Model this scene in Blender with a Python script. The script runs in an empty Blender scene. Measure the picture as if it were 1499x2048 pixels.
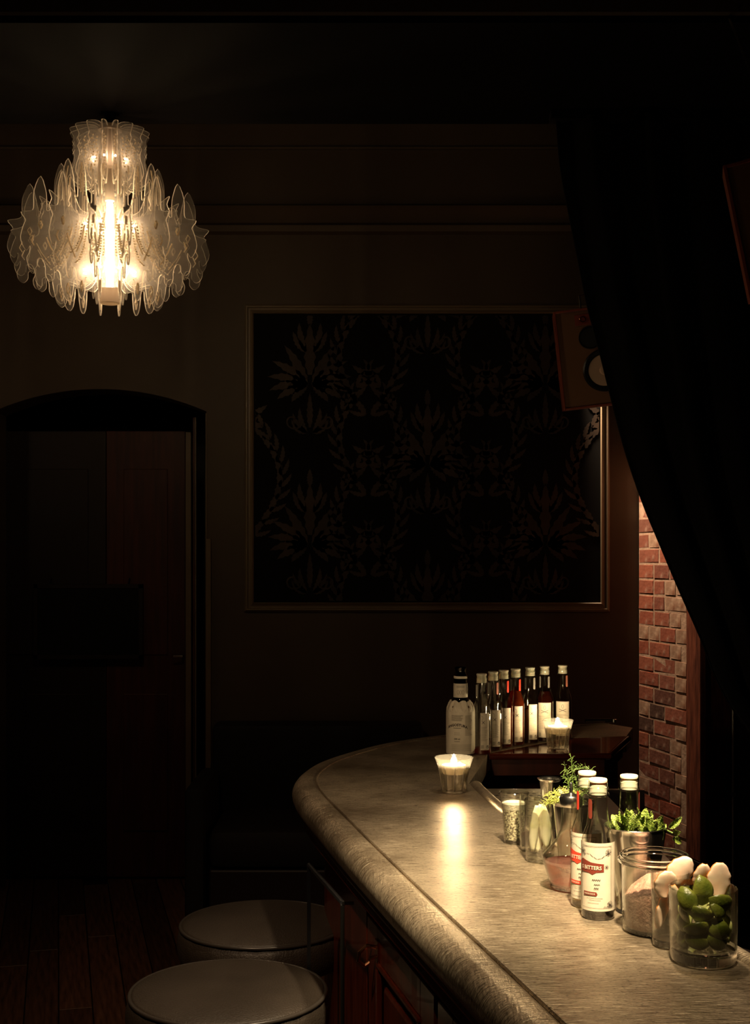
import bpy, bmesh, math, random
from mathutils import Vector, Matrix
from mathutils.geometry import tessellate_polygon
PI = math.pi
rnd = random.Random(7)
S = bpy.context.scene
C = S.collection
F = 2560.0           # focal length in pixels of the 1499x2048 frame
HOR = 1110.0         # horizon row
CAM_Z = 1.66
BAR = 1.10           # bar top height

# ------------------------------------------------------------ camera
cd = bpy.data.cameras.new('camera'); cam = bpy.data.objects.new('camera', cd); C.objects.link(cam)
cam.location = (0, 0, CAM_Z); cam.rotation_euler = (PI/2, 0, 0)
cd.sensor_fit = 'AUTO'; cd.sensor_width = 36; cd.lens = F/2048*36
cd.shift_y = (HOR-1024)/2048; cd.clip_start = .02
S.camera = cam
# ------------------------------------------------------------ world, exposure
w = bpy.data.worlds.new('world'); S.world = w; w.use_nodes = True
w.node_tree.nodes['Background'].inputs[0].default_value = (1, .75, .55, 1)
w.node_tree.nodes['Background'].inputs[1].default_value = .0004
S.view_settings.view_transform = 'Standard'; S.view_settings.look = 'None'
S.view_settings.gamma = 1; S.view_settings.exposure = 0; S.view_settings.use_curve_mapping = False
S.cycles.use_denoising = True
S.cycles.max_bounces = 14; S.cycles.transparent_max_bounces = 48; S.cycles.transmission_bounces = 12
S.cycles.sample_clamp_indirect = 4
S.cycles.caustics_reflective = False

def P(x, y, d):      # pixel at a depth -> world
    return Vector(((x-750)/F*d, d, CAM_Z-(y-HOR)/F*d))

def spot(name, loc, target, power, color, size, blend=.8, rad=.05):
    l = bpy.data.lights.new(name, 'SPOT'); o = bpy.data.objects.new(name, l); C.objects.link(o)
    o.location = loc; l.energy = power; l.color = color; l.spot_size = math.radians(size); l.spot_blend = blend
    l.shadow_soft_size = rad
    o.rotation_euler = (Vector(target)-Vector(loc)).to_track_quat('-Z', 'Y').to_euler()
    return o
def point(name, loc, power, color, rad=.03):
    l = bpy.data.lights.new(name, 'POINT'); o = bpy.data.objects.new(name, l); C.objects.link(o)
    o.location = loc; l.energy = power; l.color = color; l.shadow_soft_size = rad
    return o
spot('bar_downlight', (.40, 2.45, 3.09), (.24, 2.25, BAR), 130, (1, .74, .46), 64, 1, .05)
spot('garnish_spotlight', (.30, 1.25, 3.0), (.35, 2.20, BAR+.03), 1080, (1, .77, .47), 29, 1, .05)
spot('room_downlight', (-.75, .9, 3.3), (-.42, 3.5, .2), 105, (1, .66, .40), 46, 1, .04)
spot('brick_downlight', (.98, 6.205, 2.75), (1.38, 5.95, 1.12), 190, (1, .72, .48), 33, .6, .02)
point('side_room_lamp', (-2.3, 4.9, 2.5), 1.6, (1, .66, .36), .08)

# ------------------------------------------------------------ materials
def new_mat(name):
    m = bpy.data.materials.new(name); m.use_nodes = True
    nt = m.node_tree; return m, nt, nt.nodes['Principled BSDF']
def coord(nt, kind='Object', scale=(1,1,1)):
    tc = nt.nodes.new('ShaderNodeTexCoord'); mp = nt.nodes.new('ShaderNodeMapping')
    mp.inputs['Scale'].default_value = scale; nt.links.new(tc.outputs[kind], mp.inputs[0]); return mp.outputs[0]
def mat(name, col, rough=.5, metal=0, col2=None, nscale=8, stretch=(1,1,1), bump=0, bscale=None, spec=.5, coat=0, detail=5, lo=.35, hi=.65, trans=0, ior=1.45, sss=0, rvar=0):
    m, nt, b = new_mat(name)
    b.inputs['Base Color'].default_value = (*col, 1); b.inputs['Roughness'].default_value = rough
    b.inputs['Metallic'].default_value = metal; b.inputs['Specular IOR Level'].default_value = spec
    b.inputs['Coat Weight'].default_value = coat; b.inputs['Transmission Weight'].default_value = trans
    b.inputs['IOR'].default_value = ior
    if sss:
        b.inputs['Subsurface Weight'].default_value = sss; b.inputs['Subsurface Radius'].default_value = (.012, .006, .003); b.inputs['Subsurface Scale'].default_value = 1
    if col2 or bump or rvar:
        co = coord(nt, 'Object', stretch)
        n = nt.nodes.new('ShaderNodeTexNoise'); n.inputs['Scale'].default_value = nscale; n.inputs['Detail'].default_value = detail
        nt.links.new(co, n.inputs['Vector'])
        if col2:
            r = nt.nodes.new('ShaderNodeValToRGB'); e = r.color_ramp.elements
            e[0].position = lo; e[0].color = (*col, 1); e[1].position = hi; e[1].color = (*col2, 1)
            nt.links.new(n.outputs['Fac'], r.inputs[0]); nt.links.new(r.outputs[0], b.inputs['Base Color'])
        if rvar:
            mr = nt.nodes.new('ShaderNodeMapRange'); mr.inputs[3].default_value = rough-rvar; mr.inputs[4].default_value = rough+rvar
            nt.links.new(n.outputs['Fac'], mr.inputs[0]); nt.links.new(mr.outputs[0], b.inputs['Roughness'])
        if bump:
            n2 = nt.nodes.new('ShaderNodeTexNoise'); n2.inputs['Scale'].default_value = bscale or nscale; n2.inputs['Detail'].default_value = 4
            nt.links.new(co, n2.inputs['Vector'])
            bp = nt.nodes.new('ShaderNodeBump'); bp.inputs['Strength'].default_value = bump; bp.inputs['Distance'].default_value = .003
            nt.links.new(n2.outputs['Fac'], bp.inputs['Height']); nt.links.new(bp.outputs[0], b.inputs['Normal'])
    return m
def thin_glass(name, tint=(.97,.98,.95), edge=(.62,.62,.55), refl=.06, grazing=.65, rough=.02, haze=0):
    m, nt, b = new_mat(name); nt.nodes.remove(b)
    out = nt.nodes['Material Output']
    lw = nt.nodes.new('ShaderNodeLayerWeight'); lw.inputs[0].default_value = .5
    pw = nt.nodes.new('ShaderNodeMath'); pw.operation = 'POWER'; pw.inputs[1].default_value = 3.5; nt.links.new(lw.outputs['Facing'], pw.inputs[0])
    ma = nt.nodes.new('ShaderNodeMath'); ma.operation = 'MULTIPLY_ADD'; ma.inputs[1].default_value = grazing; ma.inputs[2].default_value = refl
    nt.links.new(pw.outputs[0], ma.inputs[0])
    mc = nt.nodes.new('ShaderNodeMix'); mc.data_type = 'RGBA'; mc.inputs[6].default_value = (*tint,1); mc.inputs[7].default_value = (*edge,1)
    nt.links.new(pw.outputs[0], mc.inputs[0])
    tr = nt.nodes.new('ShaderNodeBsdfTransparent'); nt.links.new(mc.outputs[2], tr.inputs[0])
    gl = nt.nodes.new('ShaderNodeBsdfGlossy'); gl.inputs['Roughness'].default_value = rough; gl.inputs[0].default_value = (1,1,1,1)
    mx = nt.nodes.new('ShaderNodeMixShader'); nt.links.new(ma.outputs[0], mx.inputs[0]); nt.links.new(tr.outputs[0], mx.inputs[1]); nt.links.new(gl.outputs[0], mx.inputs[2])
    last = mx
    if haze:
        df = nt.nodes.new('ShaderNodeBsdfDiffuse'); hc = tint if min(tint) < .6 else (.9,.88,.8); df.inputs[0].default_value = (*hc,1)
        tl = nt.nodes.new('ShaderNodeBsdfTranslucent'); tl.inputs[0].default_value = (*hc,1)
        m1 = nt.nodes.new('ShaderNodeMixShader'); nt.links.new(df.outputs[0], m1.inputs[1]); nt.links.new(tl.outputs[0], m1.inputs[2])
        m2 = nt.nodes.new('ShaderNodeMixShader'); m2.inputs[0].default_value = haze
        nt.links.new(mx.outputs[0], m2.inputs[1]); nt.links.new(m1.outputs[0], m2.inputs[2]); last = m2
    nt.links.new(last.outputs[0], out.inputs[0]); return m
def emit(name, col, s):
    m, nt, b = new_mat(name); b.inputs['Base Color'].default_value = (0,0,0,1)
    b.inputs['Emission Color'].default_value = (*col,1); b.inputs['Emission Strength'].default_value = s; return m
def diffuse_trans(name, col, f=.5):
    m, nt, b = new_mat(name); nt.nodes.remove(b); out = nt.nodes['Material Output']
    df = nt.nodes.new('ShaderNodeBsdfDiffuse'); df.inputs[0].default_value = (*col,1)
    tl = nt.nodes.new('ShaderNodeBsdfTranslucent'); tl.inputs[0].default_value = (*col,1)
    m1 = nt.nodes.new('ShaderNodeMixShader'); m1.inputs[0].default_value = f
    nt.links.new(df.outputs[0], m1.inputs[1]); nt.links.new(tl.outputs[0], m1.inputs[2]); nt.links.new(m1.outputs[0], out.inputs[0]); return m
M = {}
M['plaster'] = mat('plaster', (.105,.072,.046), .55, col2=(.09,.06,.038), nscale=3, bump=.15, bscale=30)
M['trimpaint'] = mat('trim_paint', (.22,.16,.10), .42)
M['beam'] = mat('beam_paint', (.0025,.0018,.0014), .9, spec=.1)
M['ceil'] = mat('ceiling_paint', (.07,.05,.035), .8)
M['darkwood'] = mat('dark_wood', (.05,.014,.008), .45, col2=(.09,.022,.012), nscale=6, stretch=(6,6,.6))
M['blackwood'] = mat('black_wood', (.016,.008,.006), .5)
M['black'] = mat('black_panel', (.008,.008,.009), .35)
M['maho'] = mat('mahogany', (.085,.014,.006), .28, col2=(.17,.03,.011), nscale=9, stretch=(5,5,.7), bump=.1, bscale=30, coat=.3)
M['maho_top'] = mat('polished_mahogany', (.07,.012,.006), .16, col2=(.13,.024,.010), nscale=10, stretch=(.8,6,6), coat=.5)
M['post'] = mat('rough_red_wood', (.10,.025,.012), .6, col2=(.27,.075,.035), nscale=14, stretch=(4,4,.5), bump=.8, bscale=22)
M['leather'] = mat('black_leather', (.027,.020,.014), .5, bump=.55, bscale=260, spec=.6, col2=(.045,.034,.025), nscale=5)
M['piping'] = mat('leather_piping', (.045,.038,.032), .3, spec=.7)
M['steel'] = mat('polished_steel', (.75,.73,.68), .16, 1)
M['brushed'] = mat('brushed_steel', (.45,.43,.4), .32, 1, col2=(.55,.52,.48), nscale=20, stretch=(1,12,12))
M['chrome'] = mat('chrome', (.85,.82,.76), .2, 1)
M['copper'] = mat('copper_hook', (.75,.36,.2), .2, 1)
M['velvet'] = mat('black_velvet', (.0035,.003,.003), .9, spec=.1)
M['velvet'].node_tree.nodes['Principled BSDF'].inputs['Sheen Weight'].default_value = .05
M['booth'] = mat('dark_upholstery', (.012,.009,.007), .7)
M['glass'] = thin_glass('clear_glass', refl=.10, grazing=.9)
M['glass_thick'] = mat('solid_glass', (1,1,1), .0, trans=1, ior=1.48)
M['candle_glass'] = thin_glass('fluted_candle_glass', (.95,.94,.9), (.5,.48,.42), .14, .9, .03, .03)
M['acrylic'] = thin_glass('clear_acrylic', (.985,.98,.97), (.93,.92,.9), .02, .2, .05, .13)
M['acrylic_edge'] = diffuse_trans('acrylic_cut_edge', (.95,.87,.72), .6)
M['frosted'] = diffuse_trans('frosted_acrylic', (.6,.52,.42), .5)
M['cream'] = mat('cream_paper', (.72,.64,.50), .6, col2=(.64,.56,.43), nscale=40)
M['ink'] = mat('black_ink', (.03,.022,.018), .6)
M['ink_grey'] = mat('grey_ink', (.25,.21,.16), .6)
M['redpaper'] = mat('red_paper', (.75,.06,.03), .45)
M['banner'] = mat('faded_red_banner', (.20,.035,.02), .5)
M['greytag'] = mat('grey_tag', (.35,.32,.27), .5)
M['pinktag'] = mat('pink_tag', (.55,.2,.13), .5)
M['insert'] = mat('cream_pour_insert', (.74,.68,.52), .4, sss=.2)
M['brownglass'] = thin_glass('brown_glass', (.20,.06,.02), (.05,.015,.01), .06, .6)
M['liq_dark'] = thin_glass('dark_bitters', (.13,.02,.008), (.03,.005,.002), .04, .3, haze=.2)
M['liq_red'] = thin_glass('red_bitters', (.42,.07,.02), (.2,.02,.01), .04, .3, haze=.25)
M['liq_amber'] = thin_glass('amber_bitters', (.36,.15,.045), (.2,.07,.02), .04, .3, haze=.12)
M['liq_pale'] = thin_glass('pale_bitters', (.78,.72,.5), (.5,.42,.25), .04, .3, haze=.03)
M['liq_pink'] = thin_glass('pink_cordial', (.85,.48,.42), (.6,.25,.2), .05, .4, haze=.16)
M['water'] = thin_glass('water', (.99,.99,.97), (.85,.85,.8), .02, .25)
M['rib'] = diffuse_trans('frosted_glass_rib', (.8,.76,.66), .6)
M['wax'] = diffuse_trans('candle_wax', (.95,.86,.68), .5)
M['flame'] = emit('candle_flame', (1, .74, .42), 900)
M['tube'] = emit('lamp_tube_light', (1, .72, .42), 110)
M['mint'] = mat('mint_leaf', (.11,.20,.02), .45, col2=(.34,.42,.08), nscale=110, bump=1, bscale=190)
M['herb'] = mat('herb_frond', (.33,.37,.06), .5, col2=(.52,.54,.16), nscale=60)
M['herbdark'] = mat('herb_frond_dark', (.08,.14,.03), .5, col2=(.18,.26,.06), nscale=60)
M['lime'] = mat('lime_peel', (.06,.088,.010), .28, col2=(.19,.20,.03), nscale=30, bump=.3, bscale=300, sss=.05)
M['limeflesh'] = mat('lime_flesh', (.30,.33,.08), .35, col2=(.45,.47,.2), nscale=60, sss=.15)
M['lemon'] = mat('lemon_flesh', (.72,.68,.38), .4, col2=(.85,.8,.6), nscale=40, sss=.15)
M['pith'] = mat('citrus_pith', (.82,.66,.52), .6, col2=(.76,.52,.38), nscale=60, sss=.1)
M['orange'] = mat('orange_zest', (.75,.26,.06), .4, bump=.4, bscale=300)
M['sugar'] = mat('pink_brown_sugar', (.30,.15,.115), .85, col2=(.48,.29,.22), nscale=70, bump=1, bscale=220)
M['seed'] = mat('salt_and_seeds', (.13,.105,.06), .7, col2=(.78,.72,.50), nscale=260, bump=1, bscale=300, lo=.46, hi=.52)
M['salt'] = mat('white_salt', (.8,.74,.58), .8, bump=.6, bscale=300)
M['rubber'] = mat('black_rubber', (.01,.01,.01), .5)
M['speaker_face'] = mat('speaker_baffle', (.20,.10,.055), .3)
M['speaker_wood'] = mat('speaker_veneer', (.30,.07,.04), .35, col2=(.22,.05,.03), nscale=12, stretch=(4,4,1))
M['cone'] = mat('woofer_cone', (.62,.42,.30), .6)
M['damask_bg'] = mat('damask_ground', (.006,.005,.0045), .85, spec=.2)
M['damask'] = mat('damask_flock', (.058,.033,.018), .6, col2=(.024,.014,.008), nscale=7)
# worn zinc bar top
def zinc(edge=False):
    m, nt, b = new_mat('worn_zinc_edge' if edge else 'worn_zinc')
    b.inputs['Metallic'].default_value = .78
    tc = nt.nodes.new('ShaderNodeTexCoord')
    def noise(scale, st, rot=0, det=6):
        mp = nt.nodes.new('ShaderNodeMapping'); mp.inputs['Scale'].default_value = st; mp.inputs['Rotation'].default_value = (0,0,rot)
        nt.links.new(tc.outputs['Object'], mp.inputs[0])
        n = nt.nodes.new('ShaderNodeTexNoise'); n.inputs['Scale'].default_value = scale; n.inputs['Detail'].default_value = det
        nt.links.new(mp.outputs[0], n.inputs['Vector']); return n.outputs['Fac']
    big = noise(7, (1,1,1)); scr = noise(30, (1,11,1), .10, 9); scr2 = noise(26, (9,1.5,1), .8, 9); fine = noise(170, (1,2.2,1))
    def ramp(s, a, ca, z, cz):
        r = nt.nodes.new('ShaderNodeValToRGB'); e = r.color_ramp.elements
        e[0].position=a; e[0].color=(*ca,1); e[1].position=z; e[1].color=(*cz,1); nt.links.new(s, r.inputs[0]); return r.outputs[0]
    base = ramp(big, .3, (.28,.215,.145), .7, (.62,.51,.37))
    def mix(a, c, s, lo, hi, mode='MIX'):
        mr = nt.nodes.new('ShaderNodeMapRange'); mr.inputs[1].default_value = lo; mr.inputs[2].default_value = hi; nt.links.new(s, mr.inputs[0])
        x = nt.nodes.new('ShaderNodeMix'); x.data_type='RGBA'; x.blend_type = mode
        nt.links.new(mr.outputs[0], x.inputs[0]); nt.links.new(a, x.inputs[6]); x.inputs[7].default_value=(*c,1); return x.outputs[2]
    c = mix(base, (.80,.71,.52), scr, .58, .72); c = mix(c, (.13,.095,.06), scr, .44, .28); c = mix(c, (.78,.69,.50), scr2, .64, .80) if edge else c; c = mix(c, (.13,.10,.065), fine, .52, .72)
    nt.links.new(c, b.inputs['Base Color'])
    mr = nt.nodes.new('ShaderNodeMapRange'); mr.inputs[1].default_value=.3; mr.inputs[2].default_value=.7; mr.inputs[3].default_value = .26; mr.inputs[4].default_value = .42
    nt.links.new(scr, mr.inputs[0]); nt.links.new(mr.outputs[0], b.inputs['Roughness'])
    ad = nt.nodes.new('ShaderNodeMath'); ad.operation='ADD'; nt.links.new(scr, ad.inputs[0]); nt.links.new(scr2 if edge else fine, ad.inputs[1])
    ad2 = nt.nodes.new('ShaderNodeMath'); ad2.operation='ADD'; nt.links.new(ad.outputs[0], ad2.inputs[0]); nt.links.new(big, ad2.inputs[1])
    bp = nt.nodes.new('ShaderNodeBump'); bp.inputs['Strength'].default_value = .7 if edge else .35; bp.inputs['Distance'].default_value = .002
    nt.links.new(ad2.outputs[0], bp.inputs['Height']); nt.links.new(bp.outputs[0], b.inputs['Normal'])
    return m
M['zinc'] = zinc(); M['zinc_edge'] = zinc(True)
def brickmat():
    m, nt, b = new_mat('old_brick'); b.inputs['Roughness'].default_value = .8
    oi = nt.nodes.new('ShaderNodeObjectInfo'); r = nt.nodes.new('ShaderNodeValToRGB'); e = r.color_ramp.elements
    e[0].position=0; e[0].color=(.36,.085,.04,1); e[1].position=1; e[1].color=(.25,.08,.045,1)
    for p, c in ((.3,(.27,.085,.05)),(.5,(.40,.11,.055)),(.72,(.20,.06,.035)),(.86,(.07,.035,.022))):
        q = e.new(p); q.color=(*c,1)
    nt.links.new(oi.outputs['Random'], r.inputs[0])
    tc = nt.nodes.new('ShaderNodeTexCoord'); n = nt.nodes.new('ShaderNodeTexNoise'); n.inputs['Scale'].default_value = 22; n.inputs['Detail'].default_value = 8
    nt.links.new(tc.outputs['Object'], n.inputs['Vector'])
    mr = nt.nodes.new('ShaderNodeMapRange'); mr.inputs[1].default_value=.55; mr.inputs[2].default_value=.75; nt.links.new(n.outputs['Fac'], mr.inputs[0])
    mul = nt.nodes.new('ShaderNodeMath'); mul.operation='MULTIPLY'; mul.inputs[1].default_value=.55; nt.links.new(mr.outputs[0], mul.inputs[0])
    x = nt.nodes.new('ShaderNodeMix'); x.data_type='RGBA'; nt.links.new(mul.outputs[0], x.inputs[0]); nt.links.new(r.outputs[0], x.inputs[6]); x.inputs[7].default_value=(.50,.33,.24,1)
    nt.links.new(x.outputs[2], b.inputs['Base Color'])
    bp = nt.nodes.new('ShaderNodeBump'); bp.inputs['Strength'].default_value=.8; bp.inputs['Distance'].default_value=.004
    nt.links.new(n.outputs['Fac'], bp.inputs['Height']); nt.links.new(bp.outputs[0], b.inputs['Normal']); return m
M['brick'] = brickmat()
M['brickpale'] = mat('limewashed_brick', (.56,.37,.25), .8, col2=(.30,.13,.07), nscale=20, bump=.8, lo=.4, hi=.7)
M['mortar'] = mat('mortar', (.60,.40,.28), .9, col2=(.42,.26,.17), nscale=25, bump=.6, bscale=60)
def plankmat():
    m, nt, b = new_mat('worn_floor_board'); b.inputs['Roughness'].default_value = .38
    oi = nt.nodes.new('ShaderNodeObjectInfo'); co = coord(nt, 'Object', (14,1.2,1))
    n = nt.nodes.new('ShaderNodeTexNoise'); n.inputs['Scale'].default_value = 5; n.inputs['Detail'].default_value = 7; nt.links.new(co, n.inputs['Vector'])
    r = nt.nodes.new('ShaderNodeValToRGB'); e = r.color_ramp.elements; e[0].position=.3; e[0].color=(.05,.022,.012,1); e[1].position=.75; e[1].color=(.17,.075,.04,1)
    nt.links.new(n.outputs['Fac'], r.inputs[0])
    hs = nt.nodes.new('ShaderNodeHueSaturation'); mr = nt.nodes.new('ShaderNodeMapRange'); mr.inputs[3].default_value=.55; mr.inputs[4].default_value=1.4
    nt.links.new(oi.outputs['Random'], mr.inputs[0]); nt.links.new(mr.outputs[0], hs.inputs['Value']); nt.links.new(r.outputs[0], hs.inputs['Color'])
    nt.links.new(hs.outputs[0], b.inputs['Base Color'])
    bp = nt.nodes.new('ShaderNodeBump'); bp.inputs['Strength'].default_value=.4; bp.inputs['Distance'].default_value=.002
    nt.links.new(n.outputs['Fac'], bp.inputs['Height']); nt.links.new(bp.outputs[0], b.inputs['Normal']); return m
M['plank'] = plankmat()

# ------------------------------------------------------------ helpers
def obj(name, bm, m, parent=None, smooth=False, loc=None, rot=None):
    me = bpy.data.meshes.new(name)
    bmesh.ops.recalc_face_normals(bm, faces=bm.faces)
    bm.to_mesh(me); bm.free()
    for k in (m if isinstance(m, (list, tuple)) else [m]): me.materials.append(k)
    if smooth:
        for p in me.polygons: p.use_smooth = True
        if smooth != 'all': me.set_sharp_from_angle(angle=math.radians(38))
    o = bpy.data.objects.new(name, me); C.objects.link(o)
    if parent: o.parent = parent
    if loc is not None: o.location = loc
    if rot is not None: o.rotation_euler = rot
    return o
def thing(name, label, cat, loc=(0,0,0), rz=0, group=None, rot=None):
    o = bpy.data.objects.new(name, None); C.objects.link(o); o.empty_display_size = .05
    o.location = loc; o.rotation_euler = rot or (0,0,rz); tag(o, label, cat, group); return o
def tag(o, label, cat, group=None, kind=None):
    o['label'] = label; o['category'] = cat
    if group: o['group'] = group
    if kind: o['kind'] = kind
    return o
def struct(o, label=None):
    o['kind'] = 'structure'
    if label: o['label'] = label
    return o
def copy_tree(o, parent=None):
    c = o.copy(); C.objects.link(c); c.parent = parent
    for ch in list(o.children): copy_tree(ch, c)
    return c
def B(): return bmesh.new()
def box(bm, x0, x1, y0, y1, z0, z1, mtx=None, bev=0, mi=0):
    r = bmesh.ops.create_cube(bm, size=1)
    vs = r['verts']
    for v in vs: v.co = Vector(((x0+x1)/2+v.co.x*(x1-x0), (y0+y1)/2+v.co.y*(y1-y0), (z0+z1)/2+v.co.z*(z1-z0)))
    if bev:
        es = list({e for v in vs for e in v.link_edges})
        r2 = bmesh.ops.bevel(bm, geom=es, offset=bev, segments=2, affect='EDGES', profile=.5)
        vs = list({v for f in r2['faces'] for v in f.verts} | {v for v in vs if v.is_valid})
    if mtx: 
        for v in vs: v.co = mtx @ v.co
    if mi:
        for f in {f for v in vs for f in v.link_faces}: f.material_index = mi
    return bm
def lathe(bm, prof, seg=32, fn=None, closed=False, cap0=False, cap1=False, off=(0,0,0), mi=0):
    rings = []
    for r, z in prof:
        ring = []
        if r < 1e-6: ring = [bm.verts.new((off[0], off[1], z+off[2]))]
        else:
            for i in range(seg):
                a = 2*PI*i/seg; rr = fn(r, z, a) if fn else r
                ring.append(bm.verts.new((rr*math.cos(a)+off[0], rr*math.sin(a)+off[1], z+off[2])))
        rings.append(ring)
    pairs = list(zip(rings, rings[1:]))
    if closed: pairs.append((rings[-1], rings[0]))
    for a, b in pairs:
        for i in range(seg):
            j = (i+1) % seg
            if len(a) == 1 and len(b) == 1: continue
            if len(a) == 1: f = bm.faces.new((a[0], b[j], b[i]))
            elif len(b) == 1: f = bm.faces.new((a[i], a[j], b[0]))
            else: f = bm.faces.new((a[i], a[j], b[j], b[i]))
            f.material_index = mi
    if cap0: bm.faces.new(rings[0])
    if cap1: bm.faces.new(rings[-1])
    return bm
def tube(bm, pts, r, seg=8, caps=True, mi=0):
    pts = [Vector(p) for p in pts]; rings = []
    up = None
    for i, p in enumerate(pts):
        t = (pts[min(i+1, len(pts)-1)]-pts[max(i-1, 0)]).normalized()
        if up is None:
            up = t.orthogonal().normalized()
        up = (up - t*up.dot(t)).normalized(); s = t.cross(up)
        rr = r[i] if isinstance(r, (list, tuple)) else r
        rings.append([bm.verts.new(p+(up*math.cos(2*PI*k/seg)+s*math.sin(2*PI*k/seg))*rr) for k in range(seg)])
    for a, b in zip(rings, rings[1:]):
        for k in range(seg):
            f = bm.faces.new((a[k], a[(k+1)%seg], b[(k+1)%seg], b[k])); f.material_index = mi
    if caps: bm.faces.new(rings[0]); bm.faces.new(rings[-1])
    return bm
def prism(bm, pts, z0, z1, mtx=None, mi_side=0, mi_face=0):
    """pts 2D outline -> extruded along z"""
    n = len(pts)
    lo = [bm.verts.new((p[0], p[1], z0)) for p in pts]; hi = [bm.verts.new((p[0], p[1], z1)) for p in pts]
    tri = tessellate_polygon([[Vector((p[0], p[1], 0)) for p in pts]])
    for a, b, c in tri:
        for L in (lo, hi):
            try: bm.faces.new((L[a], L[b], L[c])).material_index = mi_face
            except ValueError: pass
    for i in range(n):
        j = (i+1) % n
        bm.faces.new((lo[i], lo[j], hi[j], hi[i])).material_index = mi_side
    if mtx:
        for v in lo+hi: v.co = mtx @ v.co
    return bm
def catmull(pts, n=8):
    pts = [Vector(p) for p in pts]; out = []
    q = [pts[0]*2-pts[1]] + pts + [pts[-1]*2-pts[-2]]
    for i in range(1, len(q)-2):
        for k in range(n):
            t = k/n; a, b, c, d = q[i-1], q[i], q[i+1], q[i+2]
            out.append(.5*((2*b)+(c-a)*t+(2*a-5*b+4*c-d)*t*t+(3*b-a-3*c+d)*t**3))
    out.append(pts[-1]); return out
def offset_path(path, side):
    nor = []
    for i in range(len(path)):
        t = (path[min(i+1, len(path)-1)]-path[max(i-1, 0)]); t = Vector((t.x, t.y, 0)).normalized()
        nor.append(Vector((-t.y, t.x, 0))*side)
    return nor
def sweep(bm, path, prof, side=1, closed_prof=True, caps=True):
    nor = offset_path(path, side); rings = []
    for p, n in zip(path, nor):
        rings.append([bm.verts.new((p.x+n.x*a, p.y+n.y*a, p.z+z)) for a, z in prof])
    m = len(prof)
    for a, b in zip(rings, rings[1:]):
        for k in range(m if closed_prof else m-1):
            bm.faces.new((a[k], a[(k+1)%m], b[(k+1)%m], b[k]))
    if caps and closed_prof: bm.faces.new(rings[0]); bm.faces.new(rings[-1])
    return bm
def patch(bm, R, phi, x0, x1, z0, z1, n=None, fnR=None, mi=0):
    """curved label: x measured along the circumference, centred on angle phi"""
    n = n or max(1, int(abs(x1-x0)/R/.10)); lo=[]; hi=[]
    for i in range(n+1):
        x = x0+(x1-x0)*i/n; a = phi+x/R
        for L, z in ((lo,z0),(hi,z1)):
            L.append(bm.verts.new((R*math.cos(a), R*math.sin(a), z)))
    for i in range(n): bm.faces.new((lo[i], lo[i+1], hi[i+1], hi[i])).material_index = mi
    return bm
def wrap_poly(bm, pts, R, phi):
    fb_ = bmesh.new(); vs = [fb_.verts.new((x, z, 0)) for x, z in pts]
    for t in tessellate_polygon([[Vector((x, z, 0)) for x, z in pts]]):
        fb_.faces.new([vs[i] for i in t])
    xa, xb = min(p[0] for p in pts), max(p[0] for p in pts); st = R*.12; q = xa+st
    while q < xb:
        bmesh.ops.bisect_plane(fb_, geom=fb_.verts[:]+fb_.edges[:]+fb_.faces[:], plane_co=(q,0,0), plane_no=(1,0,0)); q += st
    nv = {v: bm.verts.new((R*math.cos(phi+v.co.x/R), R*math.sin(phi+v.co.x/R), v.co.y)) for v in fb_.verts}
    for f in fb_.faces: bm.faces.new([nv[v] for v in f.verts])
    fb_.free()
def wrap_text(bm, s, size, R, phi, x, z, arc=0, bold=0):
    cu = bpy.data.curves.new('t', 'FONT'); cu.body = s; cu.size = size; cu.align_x = 'CENTER'; cu.align_y = 'CENTER'; cu.resolution_u = 2; cu.offset = bold
    o = bpy.data.objects.new('t', cu); C.objects.link(o); bpy.context.view_layer.update()
    me = bpy.data.meshes.new_from_object(o.evaluated_get(bpy.context.evaluated_depsgraph_get()))
    bpy.data.objects.remove(o); bpy.data.curves.remove(cu)
    vs = []
    for v in me.vertices:
        X = x+v.co.x; Z = z+v.co.y-arc*(v.co.x**2)
        a = phi+X/R if R else 0
        vs.append(bm.verts.new((R*math.cos(a), R*math.sin(a), Z) if R else (X, 0, Z)))
    for p in me.polygons:
        try: bm.faces.new([vs[i] for i in p.vertices])
        except ValueError: pass
    bpy.data.meshes.remove(me)
def line(bm, a, b, wd, R, phi):
    dx, dz = b[0]-a[0], b[1]-a[1]; L = math.hypot(dx, dz) or 1; nx, nz = -dz/L*wd/2, dx/L*wd/2
    wrap_poly(bm, [(a[0]+nx,a[1]+nz),(b[0]+nx,b[1]+nz),(b[0]-nx,b[1]-nz),(a[0]-nx,a[1]-nz)], R, phi)

# ------------------------------------------------------------ room shell
XL, XR, YF, YB, ZC = -2.7, 2.7, -1.2, 6.25, 3.9
BS = YB/F
ANG = math.radians(13.9)         # boards and brick run this much to the left of the view axis
fb = B(); box(fb, XL-.1, XR+.1, YF-.1, YB+1.7, -.12, -.012); floor = struct(obj('floor', fb, M['blackwood']))
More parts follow.
